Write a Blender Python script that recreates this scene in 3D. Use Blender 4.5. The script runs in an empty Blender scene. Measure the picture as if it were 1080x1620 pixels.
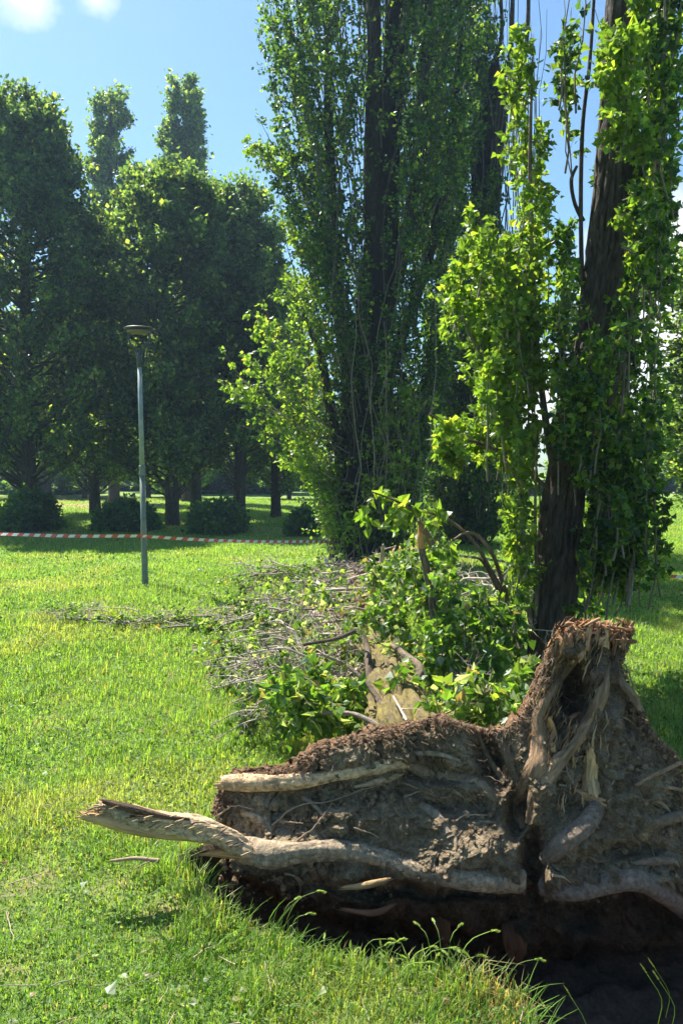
import bpy, math, random
import numpy as np
from mathutils import Vector
R = math.radians
rng = np.random.default_rng(7)
random.seed(7)
scene = bpy.context.scene
COL = scene.collection

# ------------------------------------------------------------------ camera
F = 1271.0
CAMZ = 1.6
PITCH = math.atan(65.0 / F)
cd = bpy.data.cameras.new('camera')
cam = bpy.data.objects.new('camera', cd)
COL.objects.link(cam)
cam.location = (0, 0, CAMZ)
cam.rotation_euler = (R(90) - PITCH, 0, 0)
cd.sensor_fit = 'VERTICAL'
cd.sensor_height = 36.0
cd.lens = 36.0 * F / 1620.0
cd.clip_start = 0.05
cd.clip_end = 3000
scene.camera = cam

# ------------------------------------------------------------------ light
SUN_AZ = R(40)      # left of the view direction, beyond the trees
SUN_EL = R(57)
sd = bpy.data.lights.new('sun', 'SUN')
sd.energy = 5.0
sd.angle = R(0.5)
sd.color = (1.0, 0.95, 0.86)
sun = bpy.data.objects.new('sun', sd)
COL.objects.link(sun)
sun_dir = Vector((-math.sin(SUN_AZ) * math.cos(SUN_EL), math.cos(SUN_AZ) * math.cos(SUN_EL), math.sin(SUN_EL)))
sun.rotation_euler = sun_dir.to_track_quat('Z', 'Y').to_euler()
sun.location = (0, 0, 30)

scene.view_settings.view_transform = 'Standard'
scene.view_settings.look = 'None'
scene.view_settings.gamma = 1
scene.view_settings.exposure = 1.45
scene.cycles.use_denoising = True
scene.cycles.max_bounces = 7
scene.cycles.diffuse_bounces = 3
scene.cycles.glossy_bounces = 2
scene.cycles.transmission_bounces = 4
scene.cycles.transparent_max_bounces = 4
scene.cycles.sample_clamp_indirect = 6
scene.cycles.use_adaptive_sampling = True
scene.cycles.adaptive_threshold = 0.02


def ray(px, py):
    xc = (np.asarray(px, float) - 540) / F
    yc = (810 - np.asarray(py, float)) / F
    sp, cp = math.sin(PITCH), math.cos(PITCH)
    return xc, cp + yc * sp, -sp + yc * cp


def at(px, py, Y):
    """a point Y metres ahead seen at that place of the photograph"""
    x, y, z = ray(px, py)
    t = np.asarray(Y, float) / y
    return np.stack(np.broadcast_arrays(x * t, y * t, CAMZ + z * t), -1)


def atz(px, py, zz=0.0):
    x, y, z = ray(px, py)
    t = (np.asarray(zz, float) - CAMZ) / z
    return np.stack(np.broadcast_arrays(x * t, y * t, CAMZ + z * t), -1)


world = bpy.data.worlds.new("World")
scene.world = world
world.use_nodes = True
wn, wl = world.node_tree.nodes, world.node_tree.links
wn.clear()
wo = wn.new('ShaderNodeOutputWorld')
sky = wn.new('ShaderNodeTexSky')
sky.sky_type = 'NISHITA'
sky.sun_disc = False
sky.sun_elevation = SUN_EL
sky.sun_rotation = -SUN_AZ
sky.altitude = 100
sky.air_density = 1.0
sky.dust_density = 0.8
sky.ozone_density = 1.2
bg = wn.new('ShaderNodeBackground')
bg.inputs['Strength'].default_value = 0.067
tint = wn.new('ShaderNodeMix'); tint.data_type = 'RGBA'; tint.blend_type = 'MULTIPLY'; tint.inputs[0].default_value = 1.0
tint.clamp_result = False
tint.inputs[7].default_value = (.78, 1.0, 1.08, 1)      # cool cast of the camera's white balance
wl.new(sky.outputs[0], tint.inputs[6])
wl.new(tint.outputs[2], bg.inputs['Color'])
cb = wn.new('ShaderNodeBackground')
cb.inputs['Color'].default_value = (1.0, 1.0, 1.02, 1)
cb.inputs['Strength'].default_value = 0.55
tc = wn.new('ShaderNodeTexCoord')
noi = wn.new('ShaderNodeTexNoise')
noi.inputs['Scale'].default_value = 7.0
noi.inputs['Detail'].default_value = 8.0
noi.inputs['Roughness'].default_value = 0.55
wl.new(tc.outputs['Generated'], noi.inputs['Vector'])
prev = None
for (px, py, rad, gain) in ((40, -12, 0.052, 1.3), (150, -5, 0.036, 1.1), (860, 620, 0.09, 2.0), (1110, 510, 0.19, 3.2), (560, 720, .12, 1.2)):
    v = Vector(ray(px, py)).normalized()
    dn = wn.new('ShaderNodeVectorMath'); dn.operation = 'DISTANCE'
    wl.new(tc.outputs['Generated'], dn.inputs[0]); dn.inputs[1].default_value = v
    mr = wn.new('ShaderNodeMapRange')
    mr.inputs['From Min'].default_value = rad; mr.inputs['From Max'].default_value = 0.0
    mr.inputs['To Min'].default_value = 0.0; mr.inputs['To Max'].default_value = gain
    wl.new(dn.outputs['Value'], mr.inputs['Value'])
    if prev is None:
        prev = mr.outputs[0]
    else:
        ad = wn.new('ShaderNodeMath'); ad.operation = 'MAXIMUM'
        wl.new(prev, ad.inputs[0]); wl.new(mr.outputs[0], ad.inputs[1]); prev = ad.outputs[0]
mu = wn.new('ShaderNodeMath'); mu.operation = 'MULTIPLY_ADD'
wl.new(noi.outputs['Fac'], mu.inputs[0]); mu.inputs[1].default_value = 2.6; mu.inputs[2].default_value = -1.75
ad = wn.new('ShaderNodeMath'); ad.operation = 'ADD'
wl.new(mu.outputs[0], ad.inputs[0]); wl.new(prev, ad.inputs[1])
m3 = wn.new('ShaderNodeMath'); m3.operation = 'MULTIPLY'; m3.use_clamp = True
cl = wn.new('ShaderNodeClamp'); wl.new(ad.outputs[0], cl.inputs[0])
pc = wn.new('ShaderNodeMath'); pc.operation = 'MULTIPLY'; pc.use_clamp = True
wl.new(prev, pc.inputs[0]); pc.inputs[1].default_value = 4.0
wl.new(cl.outputs[0], m3.inputs[0]); wl.new(pc.outputs[0], m3.inputs[1])
mx = wn.new('ShaderNodeMixShader')
wl.new(m3.outputs[0], mx.inputs[0]); wl.new(bg.outputs[0], mx.inputs[1]); wl.new(cb.outputs[0], mx.inputs[2])
wl.new(mx.outputs[0], wo.inputs['Surface'])


# ------------------------------------------------------------------ numeric helpers
def _hash(ix, iy, iz, seed):
    h = (ix.astype(np.uint32) * np.uint32(374761393) + iy.astype(np.uint32) * np.uint32(668265263)
         + iz.astype(np.uint32) * np.uint32(2246822519) + np.uint32((seed * 3266489917) & 0xffffffff))
    h = (h ^ (h >> np.uint32(13))) * np.uint32(1274126177)
    h = h ^ (h >> np.uint32(16))
    return (h & np.uint32(0xffffff)).astype(np.float64) / float(0xffffff)


def vnoise(p, seed=0):
    p = np.asarray(p, float) + 1000.0
    i = np.floor(p).astype(np.int64)
    f = p - i
    f = f * f * (3 - 2 * f)
    x, y, z = i[..., 0], i[..., 1], i[..., 2]
    fx, fy, fz = f[..., 0], f[..., 1], f[..., 2]
    out = 0
    for dx in (0, 1):
        for dy in (0, 1):
            for dz in (0, 1):
                w = (fx if dx else 1 - fx) * (fy if dy else 1 - fy) * (fz if dz else 1 - fz)
                out = out + w * _hash(x + dx, y + dy, z + dz, seed)
    return out * 2 - 1


def fbm(p, octv=4, seed=0, rough=0.5):
    p = np.asarray(p, float)
    a, s, tot = 1.0, 0, 0
    for o in range(octv):
        s = s + a * vnoise(p * (2.03 ** o), seed + o * 17)
        tot += a
        a *= rough
    return s / tot


def nrm(v):
    return v / np.maximum(np.linalg.norm(v, axis=-1, keepdims=True), 1e-9)


def sstep(a, b, x):
    t = np.clip((x - a) / (b - a), 0, 1)
    return t * t * (3 - 2 * t)


def U(a, b, n=None):
    return rng.uniform(a, b, n)


# ------------------------------------------------------------------ mesh accumulation
class Acc:
    def __init__(s):
        s.v, s.c, s.b, s.f, s.n = [], [], [], [], 0

    def add(s, v, faces, col, mat=0, bark=None, smooth=True):
        """v (n,3); faces: list of index arrays (m,k); col (n,3) or 3"""
        v = np.asarray(v, float).reshape(-1, 3)
        n = len(v)
        s.v.append(v)
        s.c.append(np.broadcast_to(np.asarray(col, float), (n, 3)))
        s.b.append(np.zeros((n, 3)) if bark is None else bark)
        for fa in faces:
            s.f.append((np.asarray(fa) + s.n, mat, smooth))
        s.n += n

    def build(s, name, mats, parent=None, loc=None):
        v = np.concatenate(s.v)
        if loc is not None:
            v = v - np.asarray(loc)
        c = np.concatenate(s.c)
        b = np.concatenate(s.b)
        me = bpy.data.meshes.new(name)
        me.vertices.add(len(v))
        me.vertices.foreach_set('co', v.astype(np.float32).ravel())
        loops = np.concatenate([f[0].ravel() for f in s.f])
        tot = np.concatenate([np.full(len(f[0]), f[0].shape[1]) for f in s.f])
        start = np.concatenate([[0], np.cumsum(tot)[:-1]])
        mi = np.concatenate([np.full(len(f[0]), f[1]) for f in s.f])
        sm = np.concatenate([np.full(len(f[0]), f[2]) for f in s.f])
        me.loops.add(len(loops))
        me.loops.foreach_set('vertex_index', loops.astype(np.int32))
        me.polygons.add(len(tot))
        me.polygons.foreach_set('loop_start', start.astype(np.int32))
        me.polygons.foreach_set('loop_total', tot.astype(np.int32))
        me.polygons.foreach_set('material_index', mi.astype(np.int32))
        me.polygons.foreach_set('use_smooth', sm.astype(bool))
        me.update(calc_edges=True)
        ca = me.color_attributes.new('col', 'FLOAT_COLOR', 'POINT')
        ca.data.foreach_set('color', np.concatenate([c, np.ones((len(c), 1))], 1).astype(np.float32).ravel())
        if np.any(b):
            ba = me.attributes.new('bark', 'FLOAT_VECTOR', 'POINT')
            ba.data.foreach_set('vector', b.astype(np.float32).ravel())
        for m in (mats if isinstance(mats, (list, tuple)) else [mats]):
            me.materials.append(m)
        o = bpy.data.objects.new(name, me)
        COL.objects.link(o)
        if parent is not None:
            o.parent = parent
        if loc is not None and parent is None:
            o.location = loc
        return o


def tag(o, label=None, cat=None, group=None, kind=None):
    if label: o['label'] = label
    if cat: o['category'] = cat
    if group: o['group'] = group
    if kind: o['kind'] = kind
    return o


def empty(name, loc, label=None, cat=None, group=None):
    o = bpy.data.objects.new(name, None)
    o.location = tuple(float(q) for q in loc)
    o.empty_display_size = 0.2
    COL.objects.link(o)
    return tag(o, label, cat, group)


def spline(pts, n):
    """Catmull-Rom through rows of pts (any columns), n samples"""
    P = np.asarray(pts, float)
    k = len(P)
    if k == 2:
        t = np.linspace(0, 1, n)[:, None]
        return P[0] * (1 - t) + P[1] * t
    Q = np.vstack([2 * P[0] - P[1], P, 2 * P[-1] - P[-2]])
    seg = np.linalg.norm(np.diff(P[:, :3], axis=0), axis=1)
    cum = np.concatenate([[0], np.cumsum(seg)])
    s = np.linspace(0, cum[-1], n)
    i = np.clip(np.searchsorted(cum, s, side='right') - 1, 0, k - 2)
    u = ((s - cum[i]) / np.maximum(seg[i], 1e-9))[:, None]
    p0, p1, p2, p3 = Q[i], Q[i + 1], Q[i + 2], Q[i + 3]
    return 0.5 * (2 * p1 + (p2 - p0) * u + (2 * p0 - 5 * p1 + 4 * p2 - p3) * u ** 2 + (3 * p1 - p0 - 3 * p2 + p3) * u ** 3)


def frames(P):
    T = nrm(np.gradient(P, axis=0))
    up = np.array([0.0, -1.0, 0.12]) if abs(T[0][1]) < 0.9 else np.array([0, 0, 1.0])
    A = np.zeros_like(P)
    a = up - T[0] * up.dot(T[0])
    a /= np.linalg.norm(a)
    for i in range(len(P)):
        a = a - T[i] * a.dot(T[i])
        a /= max(np.linalg.norm(a), 1e-9)
        A[i] = a
    return T, A, np.cross(T, A)


def tube(acc, pts, rad, nseg=24, n=60, amp=0.1, freq=6.0, stretch=0.25, col=(.2, .15, .1), mat=0,
         jag0=0.0, jag1=0.0, seed=0, colvar=0.15, flat=1.0, furrow=0.0, cap=True):
    """bark-displaced tapering tube; pts k x 3; rad k"""
    Q = spline(np.column_stack([np.asarray(pts, float), np.asarray(rad, float)]), n)
    P, r = Q[:, :3], np.maximum(Q[:, 3], 1e-4)
    T, A, B = frames(P)
    s = np.concatenate([[0], np.cumsum(np.linalg.norm(np.diff(P, axis=0), axis=1))])
    th = np.linspace(0, 2 * math.pi, nseg, endpoint=False)
    ct, st = np.cos(th), np.sin(th)
    bx = r[:, None] * ct[None]
    by = r[:, None] * st[None]
    bz = np.broadcast_to(s[:, None], bx.shape)
    bark = np.stack([bx, by, bz], -1)
    q = bark * np.array([freq, freq, freq * stretch]) + seed * 7.3
    d = fbm(q, 4, seed)
    if furrow:
        g = np.abs(vnoise(np.stack([bx * freq * 3, by * freq * 3, bz * freq * .35], -1) + seed, seed + 5))
        d = d - furrow * (1 - np.clip(g * 3, 0, 1))
    rr = r[:, None] * (1 + amp * d)
    V = P[:, None] + A[:, None] * (rr * ct[None])[..., None] + B[:, None] * (rr * st[None] * flat)[..., None]
    for jag, sl, sg in ((jag0, slice(0, 4), -1), (jag1, slice(n - 4, n), 1)):
        if jag:
            j = vnoise(np.stack([ct * 3.1, st * 3.1, ct * 0 + seed], -1), seed + 3)
            j2 = vnoise(np.stack([ct * 9, st * 9, ct * 0 + seed], -1), seed + 4)
            jj = jag * (j + .6 * j2)
            w = np.array([1, .6, .3, .1]) if sg < 0 else np.array([.1, .3, .6, 1])
            V[sl] += (T[sl] * sg)[:, None] * (w[:, None] * jj[None])[..., None]
    idx = np.arange(n * nseg).reshape(n, nseg)
    a, b = idx[:-1], idx[1:]
    f = np.stack([a, np.roll(a, -1, 1), np.roll(b, -1, 1), b], -1).reshape(-1, 4)
    c = np.asarray(col, float) * (1 + colvar * fbm(q * 1.7 + 9, 3, seed + 8)[..., None] * 2)
    V2 = V.reshape(-1, 3)
    c2 = c.reshape(-1, 3)
    b2 = bark.reshape(-1, 3)
    faces = [f]
    if cap:
        V2 = np.vstack([V2, P[0], P[-1]])
        c2 = np.vstack([c2, c2[:1], c2[-1:]])
        b2 = np.vstack([b2, b2[:1] * 0, b2[-1:] * 0])
        m = n * nseg
        i0 = idx[0]
        i1 = idx[-1]
        faces.append(np.stack([np.roll(i0, -1), i0, np.full(nseg, m)], -1))
        faces.append(np.stack([i1, np.roll(i1, -1), np.full(nseg, m + 1)], -1))
    acc.add(V2, faces, c2, mat, b2)
    return P, r


def twigs(acc, P, Rr, col, mat=1, nseg=4):
    """P (N,K,3), Rr (N,K): many thin tubes"""
    N, K, _ = P.shape
    T = nrm(np.gradient(P, axis=1))
    up = np.where(np.abs(T[..., 2:3]) > 0.9, np.array([1.0, 0.1, 0]), np.array([0, 0, 1.0]))
    A = nrm(np.cross(T, up))
    B = np.cross(T, A)
    th = np.linspace(0, 2 * math.pi, nseg, endpoint=False)
    V = P[:, :, None] + (A[:, :, None] * np.cos(th)[:, None] + B[:, :, None] * np.sin(th)[:, None]) * Rr[:, :, None, None]
    idx = np.arange(N * K * nseg).reshape(N, K, nseg)
    a, b = idx[:, :-1], idx[:, 1:]
    f = np.stack([a, np.roll(a, -1, 2), np.roll(b, -1, 2), b], -1).reshape(-1, 4)
    cc = np.asarray(col, float) * U(.7, 1.3, (N, 1, 1, 1))
    cc = np.broadcast_to(cc, V.shape[:-1] + (3,)).reshape(-1, 3)
    acc.add(V.reshape(-1, 3), [f], cc, mat)


def along(P, t):
    """P (N,K,3), t (N,M) in 0..1 -> (N,M,3) and tangents"""
    N, K, _ = P.shape
    x = np.clip(t * (K - 1), 0, K - 1.0001)
    i = x.astype(int)
    u = (x - i)[..., None]
    n = np.arange(N)[:, None]
    a, b = P[n, i], P[n, i + 1]
    return a * (1 - u) + b * u, nrm(b - a)


def rand_dir(n):
    return nrm(rng.normal(size=(n, 3)))


LEAF_T = np.array([[0, 0, 0], [.46, .24, .07], [.24, .62, .05], [0, 1.05, -.06], [-.24, .62, .05], [-.46, .24, .07]])
LEAF_F = np.array([[0, 1, 2, 3], [0, 3, 4, 5]])
LEAF_K = np.array([[0, 0, 0], [.40, .40, .10], [0, 1.0, 0], [-.40, .40, .10]])
LEAF_KF = np.array([[0, 1, 2], [0, 2, 3]])


def leaves(acc, pos, axis, size, pal, wts=None, mat=0, good=False, flatness=0.0, clump=None, narrow=1.0):
    n = len(pos)
    a = nrm(axis)
    nn = rand_dir(n)
    nn[:, 2] += flatness * np.sign(nn[:, 2])
    side = nrm(np.cross(a, nn))
    no = np.cross(side, a)
    T, Fc = (LEAF_T, LEAF_F) if good else (LEAF_K, LEAF_KF)
    sz = np.broadcast_to(size, (n,))[:, None, None]
    V = pos[:, None] + sz * (narrow * T[None, :, 0:1] * side[:, None] + T[None, :, 1:2] * a[:, None] + T[None, :, 2:3] * no[:, None] * U(.2, 2.4, (n, 1, 1)))
    k = len(T)
    f = (np.arange(n) * k)[:, None, None] + Fc[None]
    pal = np.asarray(pal, float)
    ch = rng.choice(len(pal), n, p=wts)
    c = pal[ch] * U(.8, 1.25, (n, 1))
    if clump is not None:
        c = c * clump[:, None]
    c = np.repeat(c, k, 0)
    acc.add(V.reshape(-1, 3), [f.reshape(-1, Fc.shape[1])], c, mat, smooth=False)


def sub(P, n_per, t0, t1, length, spread, K=4, bend=0.0, up=0.3):
    """side twigs on shoots P (N,K,3)"""
    N = len(P)
    t = U(t0, t1, (N, n_per))
    p, tg = along(P, t)
    p, tg = p.reshape(-1, 3), tg.reshape(-1, 3)
    d = nrm(tg * (1 - spread) + rand_dir(len(p)) * spread * 1.3 + np.array([0, 0, up]))
    L = U(.5, 1.25, len(p)) * (length[0] + (length[1] - length[0]) * (1 - t.ravel()))
    s = np.linspace(0, 1, K)
    Q = p[:, None] + d[:, None] * (L[:, None] * s)[..., None]
    Q[..., 2] += (bend * L[:, None] * s ** 2)
    Q[:, 1:] += rng.normal(size=(len(p), K - 1, 3)) * L[:, None, None] * .05
    return Q


def leafup(acc, Q, per, size, pal, wts=None, t0=.15, droop=.25, good=False, jit=.02, clump=True, out=.7, fr=1.2):
    N = len(Q)
    t = U(t0, 1.02, (N, per))
    p, tg = along(Q, t)
    p, tg = p.reshape(-1, 3), tg.reshape(-1, 3)
    ax = tg * .5 + rand_dir(len(p)) * out + np.array([0, 0, -droop])
    p = p + rng.normal(size=p.shape) * jit
    cv = 1 + .22 * vnoise(p * fr, 3) if clump else None
    leaves(acc, p, ax, size * U(.6, 1.25, len(p)), pal, wts, 0, good, clump=cv)


def shoots(P0, P1, bow=0.08, K=6, jit=.03):
    """arrays of start and end points -> (N,K,3), slightly bowed"""
    s = np.linspace(0, 1, K)
    d = P1 - P0
    L = np.linalg.norm(d, axis=-1)[:, None, None]
    Q = P0[:, None] + d[:, None] * s[None, :, None]
    off = rand_dir(len(P0)) * bow
    Q = Q + off[:, None] * L * (np.sin(s * math.pi))[None, :, None]
    Q[:, 1:-1] += rng.normal(size=(len(P0), K - 2, 3)) * L * jit
    return Q


# ------------------------------------------------------------------ materials
def new_mat(name):
    m = bpy.data.materials.new(name)
    m.use_nodes = True
    nt = m.node_tree
    nt.nodes.clear()
    out = nt.nodes.new('ShaderNodeOutputMaterial')
    return m, nt, out


def leaf_mat(name, trans=0.45, tcol=(2.6, 2.9, .9), rough=.42, spec=.35):
    m, nt, out = new_mat(name)
    N, L = nt.nodes, nt.links
    a = N.new('ShaderNodeAttribute'); a.attribute_name = 'col'
    p = N.new('ShaderNodeBsdfPrincipled')
    p.inputs['Roughness'].default_value = rough
    p.inputs['Specular IOR Level'].default_value = spec
    L.new(a.outputs['Color'], p.inputs['Base Color'])
    t = N.new('ShaderNodeBsdfTranslucent')
    mc = N.new('ShaderNodeMix'); mc.data_type = 'RGBA'; mc.blend_type = 'MULTIPLY'; mc.inputs[0].default_value = 1
    L.new(a.outputs['Color'], mc.inputs[6]); mc.inputs[7].default_value = (*tcol, 1)
    mc.clamp_result = True
    L.new(mc.outputs[2], t.inputs['Color'])
    mix = N.new('ShaderNodeMixShader'); mix.inputs[0].default_value = trans
    L.new(p.outputs[0], mix.inputs[1]); L.new(t.outputs[0], mix.inputs[2])
    L.new(mix.outputs[0], out.inputs['Surface'])
    return m


def bark_mat(name, scale=(20, 20, 3), detail=6, bump=.6, dist=.02, rough=.85, c_dark=.45, c_light=1.35, moss=None, streak=0.0):
    m, nt, out = new_mat(name)
    N, L = nt.nodes, nt.links
    a = N.new('ShaderNodeAttribute'); a.attribute_name = 'col'
    b = N.new('ShaderNodeAttribute'); b.attribute_name = 'bark'
    mp = N.new('ShaderNodeVectorMath'); mp.operation = 'MULTIPLY'
    mp.inputs[1].default_value = scale
    L.new(b.outputs['Vector'], mp.inputs[0])
    n = N.new('ShaderNodeTexNoise'); n.inputs['Scale'].default_value = 1; n.inputs['Detail'].default_value = detail
    n.inputs['Roughness'].default_value = .65; n.inputs['Distortion'].default_value = .4
    L.new(mp.outputs[0], n.inputs['Vector'])
    mr = N.new('ShaderNodeMapRange'); mr.inputs['From Min'].default_value = .32; mr.inputs['From Max'].default_value = .68
    mr.inputs['To Min'].default_value = c_dark; mr.inputs['To Max'].default_value = c_light
    L.new(n.outputs['Fac'], mr.inputs['Value'])
    sc = N.new('ShaderNodeVectorMath'); sc.operation = 'SCALE'
    L.new(a.outputs['Color'], sc.inputs[0]); L.new(mr.outputs[0], sc.inputs['Scale'])
    colout = sc.outputs[0]
    if moss:
        tc = N.new('ShaderNodeTexCoord')
        n2 = N.new('ShaderNodeTexNoise'); n2.inputs['Scale'].default_value = 16; n2.inputs['Detail'].default_value = 9; n2.inputs['Roughness'].default_value = .7
        L.new(tc.outputs['Object'], n2.inputs['Vector'])
        r2 = N.new('ShaderNodeMapRange'); r2.inputs['From Min'].default_value = .40; r2.inputs['From Max'].default_value = .66; r2.inputs['To Max'].default_value = .85
        L.new(n2.outputs['Fac'], r2.inputs['Value'])
        mm = N.new('ShaderNodeMix'); mm.data_type = 'RGBA'
        L.new(r2.outputs[0], mm.inputs[0]); L.new(colout, mm.inputs[6]); mm.inputs[7].default_value = (*moss, 1)
        colout = mm.outputs[2]
    p = N.new('ShaderNodeBsdfPrincipled'); p.inputs['Roughness'].default_value = rough
    p.inputs['Specular IOR Level'].default_value = .2
    L.new(colout, p.inputs['Base Color'])
    bp = N.new('ShaderNodeBump'); bp.inputs['Strength'].default_value = bump; bp.inputs['Distance'].default_value = dist
    L.new(n.outputs['Fac'], bp.inputs['Height'])
    L.new(bp.outputs[0], p.inputs['Normal'])
    L.new(p.outputs[0], out.inputs['Surface'])
    return m


def soil_mat(name, s1=18, s2=90, bump=.8, dist=.02, lo=.55, hi=1.4):
    m, nt, out = new_mat(name)
    N, L = nt.nodes, nt.links
    a = N.new('ShaderNodeAttribute'); a.attribute_name = 'col'
    tc = N.new('ShaderNodeTexCoord')
    n = N.new('ShaderNodeTexNoise'); n.inputs['Scale'].default_value = s1; n.inputs['Detail'].default_value = 8; n.inputs['Roughness'].default_value = .68
    n2 = N.new('ShaderNodeTexNoise'); n2.inputs['Scale'].default_value = s2; n2.inputs['Detail'].default_value = 5
    for q in (n, n2): L.new(tc.outputs['Object'], q.inputs['Vector'])
    mr = N.new('ShaderNodeMapRange'); mr.inputs['From Min'].default_value = .3; mr.inputs['From Max'].default_value = .7
    mr.inputs['To Min'].default_value = lo; mr.inputs['To Max'].default_value = hi
    L.new(n.outputs['Fac'], mr.inputs['Value'])
    m2 = N.new('ShaderNodeMapRange'); m2.inputs['From Min'].default_value = .3; m2.inputs['From Max'].default_value = .7
    m2.inputs['To Min'].default_value = .7; m2.inputs['To Max'].default_value = 1.25
    L.new(n2.outputs['Fac'], m2.inputs['Value'])
    mm = N.new('ShaderNodeMath'); mm.operation = 'MULTIPLY'
    L.new(mr.outputs[0], mm.inputs[0]); L.new(m2.outputs[0], mm.inputs[1])
    sc = N.new('ShaderNodeVectorMath'); sc.operation = 'SCALE'
    L.new(a.outputs['Color'], sc.inputs[0]); L.new(mm.outputs[0], sc.inputs['Scale'])
    p = N.new('ShaderNodeBsdfPrincipled'); p.inputs['Roughness'].default_value = .95; p.inputs['Specular IOR Level'].default_value = .1
    L.new(sc.outputs[0], p.inputs['Base Color'])
    ad = N.new('ShaderNodeMath'); ad.operation = 'MULTIPLY_ADD'
    L.new(n2.outputs['Fac'], ad.inputs[0]); ad.inputs[1].default_value = .35; L.new(n.outputs['Fac'], ad.inputs[2])
    bp = N.new('ShaderNodeBump'); bp.inputs['Strength'].default_value = bump; bp.inputs['Distance'].default_value = dist
    L.new(ad.outputs[0], bp.inputs['Height']); L.new(bp.outputs[0], p.inputs['Normal'])
    L.new(p.outputs[0], out.inputs['Surface'])
    return m


def plain_mat(name, rough=.5, metal=0.0, nscale=30, nlo=.8, nhi=1.15):
    m, nt, out = new_mat(name)
    N, L = nt.nodes, nt.links
    a = N.new('ShaderNodeAttribute'); a.attribute_name = 'col'
    tc = N.new('ShaderNodeTexCoord')
    n = N.new('ShaderNodeTexNoise'); n.inputs['Scale'].default_value = nscale; n.inputs['Detail'].default_value = 5
    L.new(tc.outputs['Object'], n.inputs['Vector'])
    mr = N.new('ShaderNodeMapRange'); mr.inputs['From Min'].default_value = .3; mr.inputs['From Max'].default_value = .7
    mr.inputs['To Min'].default_value = nlo; mr.inputs['To Max'].default_value = nhi
    L.new(n.outputs['Fac'], mr.inputs['Value'])
    sc = N.new('ShaderNodeVectorMath'); sc.operation = 'SCALE'
    L.new(a.outputs['Color'], sc.inputs[0]); L.new(mr.outputs[0], sc.inputs['Scale'])
    p = N.new('ShaderNodeBsdfPrincipled'); p.inputs['Roughness'].default_value = rough; p.inputs['Metallic'].default_value = metal
    L.new(sc.outputs[0], p.inputs['Base Color'])
    L.new(p.outputs[0], out.inputs['Surface'])
    return m


M_LEAF = leaf_mat('poplar_leaf', .5, (2.9, 2.8, .8))
M_LINDEN = leaf_mat('linden_leaf', .5, (5.0, 4.6, 1.2), .45, .4)
M_GRASS = leaf_mat('grass_blade', .48, (2.3, 2.3, .7), .5, .25)
M_TWIG = plain_mat('twig_bark', .8, nscale=60, nlo=.7, nhi=1.2)
M_BARK = bark_mat('trunk_bark', (34, 34, 9), 8, 1.0, .04, c_dark=.3, c_light=1.5)
M_MOSSY = bark_mat('mossy_bark', (34, 34, 11), 8, 1.0, .03, moss=(.24, .20, .035), c_dark=.3, c_light=1.3)
M_ROOT = bark_mat('root_bark', (50, 50, 55), 8, 1.0, .016, c_dark=.3, c_light=1.45, moss=(.20, .165, .125))
M_ROOTL = bark_mat('sunlit_root_bark', (50, 50, 38), 8, 1.0, .016, c_dark=.32, c_light=1.4)  # no soil patches, for the two roots painted as sunlit
M_STICK = bark_mat('branch_bark', (60, 60, 25), 6, .5, .005, c_dark=.55, c_light=1.3)
M_WOOD = bark_mat('splintered_wood', (120, 120, 7), 4, .8, .008, c_dark=.55, c_light=1.25)
M_SOIL = soil_mat('root_plate_soil', 26, 130, 1.0, .03, .45, 1.5)
M_CRUMB = soil_mat('crumbled_soil', 40, 150)
M_METAL = plain_mat('weathered_paint', .5, 0.0, 14, .8, 1.15)
M_TAPE = plain_mat('plastic_tape', .35, 0, 5, .95, 1.05)

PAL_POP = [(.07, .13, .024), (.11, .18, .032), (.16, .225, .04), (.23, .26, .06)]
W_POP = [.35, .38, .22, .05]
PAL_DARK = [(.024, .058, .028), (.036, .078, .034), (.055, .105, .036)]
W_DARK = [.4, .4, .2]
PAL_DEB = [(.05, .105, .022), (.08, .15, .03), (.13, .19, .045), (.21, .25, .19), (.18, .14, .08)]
W_DEB = [.32, .30, .13, .19, .06]
TWC = (.16, .12, .08)
GREYW = (.44, .37, .30)

# ------------------------------------------------------------------ ground with the pit
PIT = np.array([atz(*q)[:2] for q in ((318, 1408), (330, 1440), (395, 1472), (455, 1500), (540, 1528), (640, 1542), (740, 1560), (815, 1588), (850, 1618), (862, 1680))]
               + [(.68, 1.9), (1.1, 1.75), (1.7, 1.9), (2.1, 2.5), (2.15, 3.2), (1.6, 3.75), (.6, 3.7), (-.3, 3.55), (-.62, 3.35), (-.66, 3.15)])


def poly_sd(x, y, poly):
    """signed distance, negative inside"""
    d = np.full(np.shape(x), 1e9)
    inside = np.zeros(np.shape(x), bool)
    n = len(poly)
    for i in range(n):
        a, b = poly[i], poly[(i + 1) % n]
        ex, ey = b - a
        wx, wy = x - a[0], y - a[1]
        t = np.clip((wx * ex + wy * ey) / (ex * ex + ey * ey), 0, 1)
        d = np.minimum(d, np.hypot(wx - ex * t, wy - ey * t))
        c = (a[1] > y) != (b[1] > y)
        inside ^= c & (x < (b[0] - a[0]) * (y - a[1]) / (b[1] - a[1] + 1e-12) + a[0])
    return np.where(inside, -d, d)


def pit_d(x, y):
    near = (x > -1.6) & (x < 3) & (y > 1) & (y < 4.6)
    out = np.full(np.shape(x), 5.0)
    if near.any():
        out[near] = poly_sd(x[near], y[near], PIT)
        q = np.stack([x[near] * 9, y[near] * 9, 0 * x[near]], -1)
        out[near] += .035 * fbm(q, 3, 21)
    return out


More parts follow.
